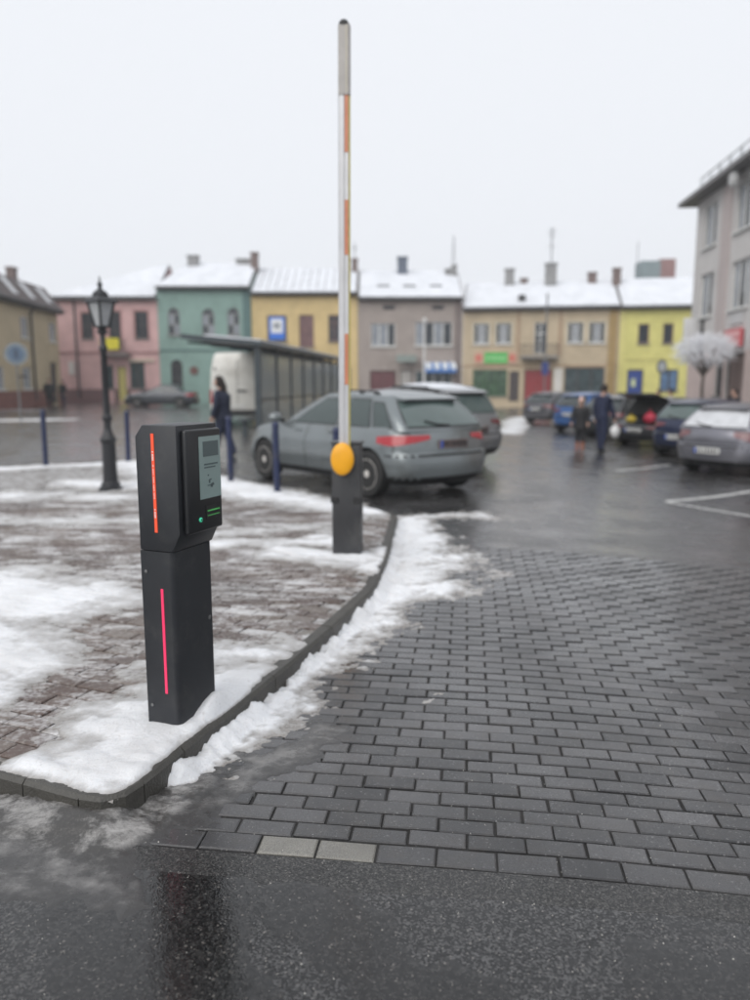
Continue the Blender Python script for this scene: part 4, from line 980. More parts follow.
# light grey block on the right
P_lg = plaster('pale_grey_plaster', (.55, .53, .515), .06); P_pk = plaster('pale_pink_plaster', (.54, .44, .41), .08); P_pil = plaster('rose_grey_plaster', (.47, .41, .395), .06)
Pa, Pb = (13.48, 32.8), (11.5, 12.0)
dv = Vector(Pb) - Vector(Pa); Lr = dv.length
cols = [1.0 + .0, 4.5, 8.3, 12., 15.5]
ops = []
for i, u in enumerate((.95, 4.4, 8.0, 11.6, 15.2)):
    wd = 1.5 if i == 0 else 1.75
    ops += [(u, 6.85, u + wd, 8.5), (u, 4.12, u + wd, 5.82)]
ops += [(3.45, 1.0, 4.25, 2.3), (4.55, -.25, 6.25, 2.55), (8.2, .9, 10.5, 2.3), (12, .9, 14.2, 2.3)]
t, W, rf = building('grey_block', 'three-storey pale grey corner block with red sign and roof railing', Pa, Pb, 9.0, 9.0, 11, P_lg, ops, dict(flat=True), z0=-.9)
for o in ops[:10]: window(t, *o, M_frame_w, [M_pane_l, M_pane, M_pane_l], 3 if o[2] - o[0] > 1.6 else 2, 1, dep=.12)
window(t, *ops[10], M_frame_d, M_pane, 1, 1); door(t, *ops[11], mat('brown_grey_door', (.17, .12, .11), .5), leaves=2); window(t, *ops[12], M_frame_d, M_pane_b, 2, 1); window(t, *ops[13], M_frame_d, M_pane_b, 2, 1)
for a, b_, z_ in ((0, 3.43, 2.62), (4.27, 4.53, 2.62), (6.27, 8.18, 2.62), (10.52, 11.98, 2.62), (14.22, W, 2.62)): MB().bb(a, -.03, -.9, b_, -.003, z_).build('cladding_panel', P_pk, t)
for u in (3.15, 6.75): MB().bb(u, -.06, 2.63, u + .9, -.003, 8.75).build('pilaster', P_pil, t)
rs = MB().bb(4.55, -.16, 2.76, 6.1, -.064, 3.40).build('shop_sign', mat('red_sign', (.52, .10, .115), .45, var=.1), t)
m = MB()
for r_ in range(2):
    for i in range(7): m.bb(4.66 + i * .20, -.168, 2.84 + .28 * r_, 4.82 + i * .20, -.161, 3.03 + .28 * r_)
m.build('lettering', mat('pale_pink_print', (.7, .42, .42), .5), rs)
MB().bb(4.75, -.05, 3.58, 5.9, -.004, 3.95).build('wall_panel', mat('pale_panel', (.5, .5, .5), .5), t)
ea = MB().bb(-.75, -.62, 8.86, W + .5, 11.5, 9.02).build('eave', mat('grey_eave', (.17, .165, .165), .6, var=.1), t); MB().bb(-.6, -.47, 9.022, W + .35, 11.3, 9.12).build('roof_snow', M_rsnow, ea)
m = MB()
u = -.3
while u < W:
    m.tube([(u, .15, 9.1), (u, .15, 9.95)], .022, 6); u += 1.1
m.tube([(-.3, .15, 9.93), (W, .15, 9.93)], .022, 6).tube([(-.3, .15, 9.55), (W, .15, 9.55)], .016, 6)
for i in range(60): m.tube([(-.3 + i * W / 60, .15, 9.12), (-.3 + i * W / 60, .15, 9.93)], .008, 4)
m.build('roof_railing', M_steel, ea)
m = MB(); m.lathe([(.02, -.28), (.25, -.22), (.32, -.1)], (5.0, -.25, 8.6), 14, 'y'); m.build('satellite_dish', mat('dish_white', (.55, .55, .54), .5), t)
# flats far behind
t = thing('apartment_tower', 'far grey-green flats with a red corner rising over the snowy roofs', 'building', (40.5, 118, 0), 0)
facade(t, 2.9, 19.7, [(.5, 16.2, .9, 17.2), (1.7, 16.2, 2.1, 17.2), (.5, 13.2, .9, 14.2), (1.7, 13.2, 2.1, 14.2)], plaster('teal_grey_plaster', (.20, .25, .26)), D=3)
for x in (.5, 1.7):
    for z in (16.2, 13.2): window(t, x, z, x + .4, z + 1., M_frame_w, M_pane, 1, 1)
MB().bb(2.903, .1, -.5, 5.2, 3, 20.0).build('stair_tower', plaster('dull_red_plaster', (.27, .15, .14)), t)
MB().tube([(.3, 3, 19.7), (.3, 3, 23)], .06, 5).build('aerial', M_steel, t)
# ================================================================== VEHICLES
M_tyre = mat('tyre', (.016, .016, .016), .75, var=.3, vscale=12)
M_rim = mat('dull_alloy', (.52, .50, .47), .5, metal=0., var=.2, vscale=10)
M_well = mat('wheel_well', (.01, .01, .01), .9)
M_cglass = mat('car_glass', (.025, .034, .035), .06, spec=.8, var=.1, vscale=1.2)
M_cglass_l = mat('sky_pale_car_glass', (.075, .105, .10), .10, spec=.8, var=.15, vscale=1.5)  # paler base colour stands in for sky reflected in the rear glass
M_tail = mat('red_lamp', (.30, .012, .02), .2, coat=.5, emit=(.9, .03, .05, .03))
M_dim = mat('dull_red_lamp', (.13, .016, .02), .25, coat=.4)
M_head = mat('clear_lamp', (.55, .56, .57), .12, coat=.6)
M_plate = mat('plate_white', (.62, .62, .60), .4)
M_trim = mat('black_plastic', (.018, .018, .019), .55, var=.15)
M_csnow = MATS['roof_snow']
def paint(name, col, metal=.3, dirt=None):
    return mat(name, col, .28, metal=min(1, metal * 1.6), var=.06, vscale=2, coat=.35, dirt=dirt or (tuple(c * .6 + .05 for c in col), 2.2, .48, .75))
def interp(tab, f):
    for a, b in zip(tab, tab[1:]):
        if f <= b[0]:
            t = (f - a[0]) / (b[0] - a[0]); return [p + (q - p) * t for p, q in zip(a[1:], b[1:])]
    return list(tab[-1][1:])
def pl(tab, x):
    if x <= tab[0][0]: return tab[0][1]
    for a, b in zip(tab, tab[1:]):
        if x <= b[0]:
            t = (x - a[0]) / (b[0] - a[0]); t = t * t * (3 - 2 * t) * .5 + t * .5
            return a[1] + (b[1] - a[1]) * t
    return tab[-1][1]
NR, NC, NS = 6, 5, 22
IC0, IS0, IS1, IF0, IEND = NR, NR + NC, NR + NC + NS, NR + 2 * NC + NS, 2 * NR + 2 * NC + NS
def half_ring(xr, xf, w_, rr, rf_, br, bf, zf, tp, L2):
    P = []
    for i in range(NR): y = (w_ - rr) * i / NR; P.append((xr + br * (y / w_) ** 2, y))
    xc = xr + br * ((w_ - rr) / w_) ** 2
    for i in range(NC): a = math.pi / 2 * i / NC; P.append((xc + rr * (1 - math.cos(a)), w_ - rr + rr * math.sin(a)))
    xd = xf - bf * ((w_ - rf_) / w_) ** 2
    x0, x1 = xc + rr, xd - rf_
    for i in range(NS): P.append((x0 + (x1 - x0) * i / NS, w_))
    for i in range(NC): a = math.pi / 2 * i / NC; P.append((x1 + rf_ * math.sin(a), w_ - rf_ + rf_ * math.cos(a)))
    for i in range(NR + 1): y = (w_ - rf_) * (1 - i / NR); P.append((xf - bf * (y / w_) ** 2, y))
    return [Vector((x, y * (1 - tp * abs(x / L2) ** 3), zf(x))) for x, y in P]
class Shell:
    def __init__(s, fn): s.fn = fn; s.c = {}
    def ring(s, f):
        f = round(f, 4)
        if f not in s.c: s.c[f] = s.fn(f)
        return s.c[f]
    def pt(s, f, i):
        P = s.ring(f); sg = -1 if i < 0 else 1; i = min(abs(i), IEND - 1e-4); k = int(i); q = P[k].lerp(P[k + 1], i - k)
        return Vector((q.x, q.y * sg, q.z))
    def patch(s, f0, f1, i0, i1, off=.004, nu=8, nv=4, mb=None, lens=False):
        mb = mb or MB(); vs = []
        for b in range(nv + 1):
            for a in range(nu + 1):
                i = i0 + (i1 - i0) * a / nu; ff0, ff1 = f0, f1
                if lens:
                    u_ = a / nu; ff0 = f1 - (f1 - f0) * min(1, .42 + .9 * u_) * (1 - max(0, u_ - .8) * 1.2); ff1 = f1 - (f1 - f0) * .25 * max(0, u_ - .75) * 2
                f = ff0 + (ff1 - ff0) * b / nv
                p = s.pt(f, i); e = .15
                du = s.pt(f, i + e) - s.pt(f, i - e); dv_ = s.pt(min(f + .02, 1), i) - s.pt(max(f - .02, 0), i)
                n = du.cross(dv_)
                if n.length < 1e-9: n = Vector((p.x, p.y, 0))
                n.normalize()
                if n.dot(Vector((p.x * .25, p.y, .05))) < 0: n = -n
                vs.append(p + n * off)
        o = [(b * (nu + 1) + a, b * (nu + 1) + a + 1, (b + 1) * (nu + 1) + a + 1, (b + 1) * (nu + 1) + a) for b in range(nv) for a in range(nu)]
        return mb.add(vs, o)
    def mesh(s, fl, crown, bottom=True, only_cap=None):
        mb = MB(); rows = []
        for f in fl:
            P = s.ring(f); rows.append(P + [Vector((q.x, -q.y, q.z)) for q in P[-2:0:-1]])
        n = len(rows[0])
        if only_cap is None:
            mb.add([q for r_ in rows for q in r_], [(j * n + i, j * n + (i + 1) % n, (j + 1) * n + (i + 1) % n, (j + 1) * n + i) for j in range(len(rows) - 1) for i in range(n)])
        def cap(P, cr, sc=1., up=0.):
            K = 6; vs = []; m = len(P); xm = (P[0].x + P[-1].x) / 2; hl = (P[-1].x - P[0].x) / 2
            for q in P:
                for k_ in range(K + 1):
                    u = 1 - 2 * k_ / K
                    vs.append((xm + (q.x - xm) * sc, q.y * u * sc, q.z + cr * (1 - u * u) * (1 - min(1, abs((q.x - xm) / hl)) ** 4) + up))
            return vs, [(a * (K + 1) + b, a * (K + 1) + b + 1, (a + 1) * (K + 1) + b + 1, (a + 1) * (K + 1) + b) for a in range(m - 1) for b in range(K)]
        if only_cap is not None:
            a = cap(s.ring(fl[-1]), crown, only_cap[0], only_cap[1]); b = cap(s.ring(fl[-1]), crown, only_cap[0] + .02, only_cap[1] - .035)
            mb.add(*a); mb.add(*b); return mb
        mb.add(*cap(s.ring(fl[-1]), crown))
        if bottom: mb.add(*cap(s.ring(fl[0]), 0.))
        return mb
def boolean_cut(o, cutter):
    md = o.modifiers.new('cut', 'BOOLEAN'); md.object = cutter; md.operation = 'DIFFERENCE'; md.solver = 'EXACT'
    try: md.material_mode = 'TRANSFER'
    except Exception: pass
    bpy.context.view_layer.update(); dg = bpy.context.evaluated_depsgraph_get()
    me = bpy.data.meshes.new_from_object(o.evaluated_get(dg)); o.modifiers.clear(); o.data = me
    bpy.data.objects.remove(cutter); me.shade_smooth(); me.set_sharp_from_angle(angle=R(32))
def wheel_meshes(rad=.315, wd=.20):
    t = MB().lathe([(rad * .66, -wd * .46), (rad * .93, -wd * .5), (rad, -wd * .36), (rad, wd * .36), (rad * .93, wd * .5), (rad * .66, wd * .46)], seg=28, axis='y').mesh('wheel', M_tyre, 35)
    m = MB().lathe([(rad * .68, -wd * .40), (rad * .68, wd * .44), (rad * .62, wd * .47), (rad * .58, wd * .30), (.03, wd * .26)], seg=28, axis='y')
    for k_ in range(7):
        a = 2 * math.pi * k_ / 7; c_, s_ = math.cos(a), math.sin(a); px, pz = -s_, c_
        vs = [(c_ * q + px * h, y, s_ * q + pz * h) for q, h in ((.04, .035), (rad * .60, .024), (rad * .60, -.024), (.04, -.035)) for y in (wd * .30, wd * .45)]
        m.add(vs, [(1, 3, 5, 7), (0, 1, 7, 6), (0, 2, 3, 1), (4, 6, 7, 5)])
    m.lathe([(.055, wd * .30), (.05, wd * .47), (.02, wd * .49)], seg=14, axis='y')
    return t, m.mesh('rim', M_rim, 35)
WH = wheel_meshes()
WHV = wheel_meshes(.35, .22)
def place_wheels(t, axles, tw, wh, rad):
    for x in axles:
        for sg in (1, -1):
            o = raw('wheel', wh[0], t); o.location = (x, sg * tw, rad); r_ = raw('rim', wh[1], o)
            if sg < 0: o.rotation_euler = (0, 0, math.pi)
def car(name, label, loc, ang, m_paint, style='hatch', L=(-2.10, 2.16), hw=.885, H=1.42, axles=(-1.29, 1.29), group=None, snow_roof=False, glass_rear=None, open_gate=False, rails=False, plate=True, ztop=None, gh=None, belt=.93, tail=(.68, .86, 4.4, 12.0), plate_f=.62, glass=None, plate_mat=None, tail_mat=None):
    glass = glass or M_cglass; glass_rear = glass_rear or glass
    t = thing(name, label, 'car', (loc[0], loc[1], loc[2] if len(loc) > 2 else gz(loc[0]) - .012), R(ang), group)
    xr, xf = L; zlo = .19
    ztop = ztop or [(xr, belt + .03), (-1.2, belt + .01), (.9, belt), (1.15, belt - .03), (xf - .25, .76), (xf, .66)]
    tab = [(0, xr + .14, xf - .16, hw * .88, .34, .34), (.14, xr + .03, xf - .03, hw * .945, .34, .36), (.34, xr, xf, hw * .985, .34, .38), (.50, xr + .01, xf - .01, hw, .34, .40), (.56, xr + .055, xf - .03, hw * .998, .34, .40), (.70, xr + .06, xf - .05, hw, .32, .42), (.76, xr + .065, xf - .07, hw * .985, .32, .42), (.90, xr + .10, xf - .12, hw * .955, .30, .42), (1, xr + .15, xf - .20, hw * .915, .30, .44)]
    def bf(f):
        a = interp(tab, f); return half_ring(a[0], a[1], a[2], a[3], a[4], .16, .28, lambda x: zlo + f * (pl(ztop, x) - zlo), .045, xf)
    B = Shell(bf)
    fl = [0, .05, .14, .24, .34, .42, .50, .53, .56, .64, .72, .80, .88, .94, .98, 1.]
    mb = B.mesh(fl, .035)
    body = mb.build('body', [m_paint, M_well], t)
    cm = MB()
    for x in axles:
        for sg in (-1, 1): cm.lathe([(.352, sg * .60), (.352, sg * 1.2)], (x, 0, .325), 30, 'y', mi=0)
    cut = cm.build('cutter', [M_well]); cut.parent = t
    boolean_cut(body, cut)
    g0 = gh or {'hatch': (-1.99, 1.02, -1.52, .12), 'sedan': (-1.52, 1.0, -1.02, .10), 'wagon': (-2.0, 1.0, -1.78, .12)}[style]
    zb = belt - .03
    def gf(f):
        e = f ** 1.15
        a, b = g0[0] + (g0[2] - g0[0]) * f ** 1.25, g0[1] + (g0[3] - g0[1]) * f ** 1.05
        w_ = hw * (.925 - .075 * f - .175 * f * f)
        xm, hl = (a + b) / 2, (b - a) / 2
        return half_ring(a, b, w_, .13, .15, .10, .22, lambda x: zb + f * (H - .055 - zb) - f * (.045 * max(0, -(x - xm) / hl) ** 2.2 + .02 * max(0, (x - xm) / hl) ** 2), .05, 2.1)
    G = Shell(gf)
    cab = G.mesh([0, .12, .3, .5, .7, .85, .93, .975, 1.], .05, bottom=False).build('cabin', m_paint, t, smooth=32)
    G.patch(.10, .84, IF0 - 1.5, IEND - .001, .004).patch(.10, .84, -IF0 + 1.5, -IEND + .001, .004) if 0 else None
    mb = MB(); G.patch(.08, .86, IF0 - 2, IEND, .004, 8, 4, mb); G.patch(.08, .86, -(IF0 - 2), -IEND, .004, 8, 4, mb); mb.build('windscreen', glass, cab, smooth=40)
    rear_f = (.14, .86) if style != 'wagon' else (.16, .82)
    if not open_gate: G.patch(rear_f[0], rear_f[1], -IC0 - .8, IC0 + .8, .004, 14, 4).build('rear_window', glass_rear, cab, smooth=40); G.patch(rear_f[0] - .05, rear_f[1] + .03, -IC0 - 1.3, IC0 + 1.3, .002, 14, 4).build('window_trim', M_trim, cab, smooth=40)
    else: G.patch(.02, .9, -IC0 - .8, IC0 + .8, .004, 14, 4).build('open_boot', M_well, cab, smooth=40)
    n_ = NS
    cuts = {'hatch': [(.03, .17), (.21, .49), (.525, .93)], 'sedan': [(.06, .16), (.185, .46), (.50, .93)], 'wagon': [(.03, .22), (.255, .51), (.54, .93)]}[style]
    for sg in (1, -1):
        for j, (a, b) in enumerate(cuts):
            f1 = .84 if j else .78
            wn_ = G.patch(.10, f1, sg * (IS0 + a * n_), sg * (IS0 + b * n_), .004, 8, 4).build('window', glass, cab, smooth=40)
            G.patch(.065, f1 + .035, sg * (IS0 + a * n_ - .22), sg * (IS0 + b * n_ + .22), .002, 8, 4).build('window_trim', M_trim, wn_, smooth=40)
        # sill trim, seams, handles, mirror
        B.patch(.02, .13, sg * (IS0 + .0), sg * (IS1 - .0), .006, 20, 2).build('sill', M_trim, body, smooth=40)
        for u in ((.285, .55, .83) if style != 'sedan' else (.30, .54, .80)):
            B.patch(.14, .995, sg * (IS0 + u * n_ - .035), sg * (IS0 + u * n_ + .035), .0025, 1, 10).build('door_seam', M_well, body)
        for u in (.36, .62):
            p = B.pt(.87, sg * (IS0 + u * n_)); MB().box((p.x, p.y + sg * .012, p.z), (.16, .03, .025), 0, .006).build('handle', m_paint, body)
        p = B.pt(.99, sg * (IS0 + .80 * n_))
        mi = MB().ell((p.x - .02, p.y + sg * .13, p.z + .075), (.09, .11, .075), 12, 8).build('mirror', m_paint, body, smooth=60)
        MB().box((p.x, p.y + sg * .02, p.z + .03), (.06, .12, .04)).build('mirror_arm', M_trim, mi)
        B.patch(tail[0], tail[1], sg * tail[2], sg * tail[3], .007, 16, 4, lens=True).build('tail_light', tail_mat or M_tail, body, smooth=40)
        B.patch(.66, .84, sg * (IF0 - 3.4), sg * (IF0 + 2.2), .006, 10, 3).build('headlight', M_head, body, smooth=40)
    B.patch(.02, .15, -IS0 - .2, IS0 + .2, .006, 24, 2).build('bumper_trim', M_trim, body, smooth=40)
    B.patch(.50, .535, -IS0 - .2, IS0 + .2, .003, 24, 1).build('bumper_seam', M_well, body, smooth=40)
    B.patch(.30, .62, IF0 + 1.5, IEND, .006, 6, 3).build('grille', M_trim, body, smooth=40)
    B.patch(.56, .995, -IS0 + 1.2, -IS0 + 1.3, .0025, 1, 8).build('tailgate_seam', M_well, body); B.patch(.56, .995, IS0 - 1.3, IS0 - 1.2, .0025, 1, 8).build('tailgate_seam', M_well, body)
    if plate:
        p = B.pt(plate_f, 0); pb = MB().bb(p.x - .022, -.26, p.z - .055, p.x + .05, .26, p.z + .055, ch=.004).build('licence_plate', plate_mat or M_plate, body)
        m = MB()
        for j in range(7): m.bb(p.x - .0235, .20 - j * .062 - (.02 if j > 1 else 0), p.z - .032, p.x - .0221, .16 - j * .062 - (.02 if j > 1 else 0), p.z + .032)
        m.build('plate_marks', M_trim, pb); MB().bb(p.x - .0235, .215, p.z - .05, p.x - .0221, .256, p.z + .05).build('plate_band', mat('plate_blue', (.02, .08, .4), .5), pb)
    if style != 'sedan':
        p = G.pt(.16, 0); q = G.pt(.30, 3.6)
        if not open_gate:
            MB().tube([p + Vector((-.02, 0, .0)), G.pt(.20, 2) + Vector((-.025, 0, 0)), q + Vector((-.02, 0, 0))], .012, 6).build('wiper', M_trim, cab)
            p = G.pt(.97, 0); sp_ = MB().add([(p.x - .11, -.5, p.z - .005), (p.x - .11, .5, p.z - .005), (p.x + .12, .54, p.z + .03), (p.x + .12, -.54, p.z + .03), (p.x - .10, -.5, p.z - .035), (p.x - .10, .5, p.z - .035), (p.x + .10, .54, p.z - .02), (p.x + .10, -.54, p.z - .02)], [(0, 1, 2, 3), (4, 7, 6, 5), (0, 4, 5, 1), (1, 5, 6, 2), (3, 2, 6, 7), (0, 3, 7, 4)]).build('spoiler', m_paint, cab)
    if rails:
        for sg in (1, -1):
            a, b = G.pt(1., sg * (IS0 + .10 * n_)), G.pt(1., sg * (IS0 + .88 * n_)); mid = (a + b) / 2
            rl = MB().tube([a + Vector((0, -sg * .02, .01)), a.lerp(b, .06) + Vector((0, -sg * .02, .04)), mid + Vector((0, -sg * .01, .05)), a.lerp(b, .94) + Vector((0, -sg * .02, .04)), b + Vector((0, -sg * .02, .01))], .014, 8).build('roof_rail', M_trim, cab)
            for u in (.08, .42, .80):
                p = a.lerp(b, u); MB().box((p.x, p.y - sg * .02, p.z + .025), (.09, .035, .04), 0, .008).build('rail_foot', M_trim, rl)
    if snow_roof: G.mesh([1.], .05, only_cap=(.90, .03)).build('roof_snow', M_csnow, cab, smooth=50)
    if open_gate:
        p = G.pt(1., 0); gt = MB().add([(p.x + .05, -.58, p.z + .0), (p.x + .05, .58, p.z), (p.x - .72, .60, p.z + .16), (p.x - .72, -.60, p.z + .16), (p.x + .05, -.58, p.z + .04), (p.x + .05, .58, p.z + .04), (p.x - .70, .60, p.z + .21), (p.x - .70, -.60, p.z + .21)], [(0, 3, 2, 1), (4, 5, 6, 7), (0, 1, 5, 4), (1, 2, 6, 5), (2, 3, 7, 6), (3, 0, 4, 7)]).build('tailgate', m_paint, cab)
        MB().add([(p.x - .12, -.46, p.z + .03), (p.x - .12, .46, p.z + .03), (p.x - .55, .50, p.z + .115), (p.x - .55, -.50, p.z + .115)], [(0, 1, 2, 3)]).build('tailgate_glass', glass, gt)
    place_wheels(t, axles, hw - .10, WH, .315)
    return t
P_audi = paint('grey_green_metallic', (.20, .222, .228), .35, dirt=((.12, .118, .11), 1.8, .50, .76))
car('hatchback', 'grey-green five-door hatchback with red tail lights parked behind the barrier', (-.27, 11.52), 130, P_audi, 'hatch', rails=True, glass=mat('green_car_glass', (.035, .052, .05), .06, spec=.8), glass_rear=M_cglass_l, H=1.43, tail=(.69, .86, 4.3, 12.2), plate_f=.70, plate_mat=mat('grimy_plate', (.12, .085, .08), .5, var=.4, vscale=8))
car('estate_car', 'silver estate car with snowy roof parked just past the grey-green hatchback', (.62, 15.5), 126, paint('silver_grey', (.26, .265, .27), .4), 'wagon', L=(-2.2, 2.2), snow_roof=True, tail_mat=M_dim, glass_rear=M_cglass_l, rails=True, H=1.47, plate_mat=MATS['grimy_plate'])
car('estate_car', 'pale grey estate with dark rear spoiler behind the snowy-roofed silver estate', (.95, 19.6), 124, paint('pale_grey', (.33, .33, .33), .35), 'wagon', L=(-2.2, 2.2), snow_roof=True, H=1.50)
GRP = 'cars parked in the row by the grey block'
car('hatchback', 'silver-grey five-door with snow-pale rear window, foremost of the parked row', (8.25, 15.95), 35, paint('silver_mauve', (.20, .20, .225), .4), 'hatch', tail_mat=mat('grey_red_lamp', (.16, .07, .075), .25, coat=.4), glass_rear=mat('frosted_rear_glass', (.50, .51, .53), .3, var=.15), group=GRP, H=1.43, hw=.87, tail=(.62, .90, 5.3, 11.5), plate_f=.40)
car('hatchback', 'small dark blue hatchback between silver-grey and black cars', (8.78, 19.25), 36, paint('dark_blue', (.018, .025, .06), .2, dirt=((.04, .045, .07), 2, .5, .75)), 'hatch', L=(-1.90, 1.92), hw=.83, axles=(-1.24, 1.24), gh=(-1.78, 1.0, -1.38, .15), group=GRP, tail_mat=M_dim, glass_rear=M_cglass_l, H=1.44, plate_f=.42)
car('hatchback', 'black hatchback with its tailgate open over shopping bags', (8.95, 22.5), 36, paint('black_paint', (.012, .012, .014), .1, dirt=((.03, .03, .03), 2, .5, .75)), 'hatch', group=GRP, tail_mat=M_dim, open_gate=True, gh=(-1.45, 1.02, -1.30, .12), ztop=[(-2.1, .66), (-1.5, .66), (-1.35, .92), (.9, .93), (1.15, .90), (1.9, .76), (2.16, .66)])
car('hatchback', 'dark grey hatchback between the black one and the bright blue one', (8.85, 25.7), 37, paint('slate_grey', (.045, .047, .05), .3), 'hatch', group=GRP, tail_mat=M_dim)
car('hatchback', 'bright blue hatchback in the parked row past the standing man', (8.45, 28.6), 38, paint('bright_blue', (.03, .10, .28), .2), 'hatch', L=(-1.9, 1.95), axles=(-1.22, 1.24), gh=(-1.8, 1.0, -1.4, .15), hw=.84, group=GRP, tail_mat=M_dim, H=1.47)
car('hatchback', 'grey car at the far end of the parked row', (8.55, 34.4), 40, paint('mid_grey', (.10, .10, .11), .3), 'hatch', group=GRP, tail_mat=M_dim)
car('saloon_car', 'dark grey saloon passing in front of the green house', (-13.0, 46.2), 180, paint('dark_grey', (.05, .055, .065), .3), 'sedan', L=(-2.25, 2.25), H=1.40)

# delivery van
M_van = paint('van_white', (.60, .59, .55), 0., dirt=((.42, .40, .36), 1.5, .48, .75))
def van(loc, ang):
    t = thing('delivery_van', 'dirty white panel van seen from behind under the shelter roof', 'van', (loc[0], loc[1], gz(loc[0]) - .012), R(ang))
    tab = [(0, -2.62, 2.5, .90, .10, .3), (.04, -2.66, 2.62, .96, .10, .34), (.2, -2.66, 2.66, .985, .10, .36), (.36, -2.66, 2.55, .985, .10, .38), (.42, -2.655, 2.15, .98, .10, .36), (.75, -2.60, 1.55, .93, .12, .3), (.93, -2.52, 1.2, .86, .14, .3), (1, -2.44, 1.0, .78, .16, .3)]
    B = Shell(lambda f: half_ring(*interp(tab, f), .05, .22, lambda x: .34 + f * 2.2, .02, 2.7))
    body = B.mesh([0, .04, .12, .2, .28, .36, .42, .5, .6, .68, .75, .82, .88, .93, .97, 1.], .06).build('body', [M_van, M_well], t)
    cm = MB()
    for x in (-1.5, 1.7):
        for sg in (-1, 1): cm.lathe([(.41, sg * .66), (.41, sg * 1.3)], (x, 0, .36), 30, 'y')
    c_ = cm.build('cutter', [M_well]); c_.parent = t; boolean_cut(body, c_)
    B.patch(.03, .90, -.05, .05, .004, 1, 12).build('door_seam', M_well, body)
    for sg in (-1, 1):
        d = B.patch(.06, .88, sg * .15, sg * 5.9, .008, 8, 10).build('rear_door', M_van, body, smooth=40)
        B.patch(.52, .80, sg * .8, sg * 5.2, .012, 8, 6).build('door_panel', M_van, d, smooth=40)
        B.patch(.20, .42, sg * 6.6, sg * 10.6, .010, 6, 6).build('tail_light', M_tail, body, smooth=40)
        for f in (.25, .75): p = B.pt(f, sg * 5.9); MB().box((p.x - .02, p.y, p.z), (.03, .05, .12)).build('hinge', M_trim, d)
        B.patch(.44, .74, sg * (IS1 - 4.5), sg * (IS1 - .8), .006, 6, 4).build('window', M_cglass, body, smooth=40)
        B.patch(.20, .34, sg * (IF0 - 3), sg * (IF0 + 2), .006, 6, 3).build('headlight', M_head, body, smooth=40)
        p = B.pt(.48, sg * (IS1 - .5)); MB().ell((p.x, p.y + sg * .15, p.z + .1), (.08, .1, .18), 10, 8).build('mirror', M_trim, body)
    mb = MB(); B.patch(.44, .80, IF0 - 2, IEND, .006, 8, 4, mb); B.patch(.44, .80, -(IF0 - 2), -IEND, .006, 8, 4, mb); mb.build('windscreen', M_cglass, body, smooth=40)
    p = B.pt(.40, 1.0); MB().bb(p.x - .035, -.32, p.z - .03, p.x, .02, p.z + .04).build('handle', M_trim, body)
    MB().bb(-2.78, -.95, .38, -2.60, .95, .56, ch=.03).build('bumper', M_trim, t)
    p = B.pt(.16, 0); MB().bb(p.x - .03, -.26, p.z - .055, p.x + .02, .26, p.z + .055).build('licence_plate', M_plate, body)
    place_wheels(t, (-1.5, 1.7), .84, WHV, .35)
van((-5.0, 29.2), 94)
# ================================================================== SHELTER, SIGNS, TREE, PEOPLE
M_shel = mat('dark_teal_steel', (.030, .042, .050), .42, var=.15, vscale=3)
M_sgl = bpy.data.materials.new('shelter_glass'); M_sgl.use_nodes = True; MATS['shelter_glass'] = M_sgl
p = M_sgl.node_tree.nodes['Principled BSDF']; p.inputs['Base Color'].default_value = (.48, .51, .51, 1); p.inputs['Roughness'].default_value = .15; p.inputs['Transmission Weight'].default_value = .6; p.inputs['IOR'].default_value = 1.05
sv = Vector((1.5, 14.0)); sa = math.atan2(sv.y, sv.x)
t = thing('bus_shelter', 'long dark steel and glass bus shelter with a sloping roof', 'bus shelter', (-3.2, 21.0, -.012), sa)
# local x runs along the shelter, local y towards the street on the left
Ls = sv.length; nb = 7
for i in range(nb + 1):
    x = Ls * i / nb; wd = .14 if i == 0 else .09
    MB().bb(x - wd / 2, -.05, 0, x + wd / 2, .05 if i else .12, 2.50, ch=.008).build('post', M_shel, t)
    MB().tube([(x, .05, 2.44), (x, 2.0, 2.62)], .035, 6).build('rafter', M_shel, t)
for i in range(nb):
    a, b_ = Ls * i / nb + .07, Ls * (i + 1) / nb - .05
    f = MB().bb(a, -.02, 1.02, b_, .02, 1.07).build('panel_frame', M_shel, t); MB().bb(a, -.02, .25, b_, .02, .33).build('rail', M_shel, f); MB().bb(a, -.02, 2.28, b_, .02, 2.36).build('rail', M_shel, f)
    MB().bb(a + .003, -.005, .334, b_ - .003, .005, 1.018).build('pane', M_sgl, f); MB().bb(a + .003, -.005, 1.073, b_ - .003, .005, 2.278).build('pane', M_sgl, f)
rfm = MB().add([(x, y, 2.50 + (y + .15) * .092 + dz) for dz in (0, .13) for x, y in ((-.25, -.15), (Ls + .25, -.15), (Ls + .25, 2.12), (-.25, 2.12))], [(0, 3, 2, 1), (4, 5, 6, 7), (0, 1, 5, 4), (1, 2, 6, 5), (2, 3, 7, 6), (3, 0, 4, 7)]).build('roof', M_shel, t)
m = MB().add([(x, y, 2.632 + (y + .15) * .092 + dz) for dz in (0, .06) for x, y in ((.2, .0), (Ls, .0), (Ls, 1.6), (.2, 1.6))], [(0, 3, 2, 1), (4, 5, 6, 7), (0, 1, 5, 4), (1, 2, 6, 5), (2, 3, 7, 6), (3, 0, 4, 7)]).build('roof_snow', M_rsnow, rfm)
MB().bb(.4, .45, .42, 5, .80, .48).bb(.6, .55, 0, .7, .70, .42).bb(4.6, .55, 0, 4.7, .70, .42).build('bench', M_shel, t)

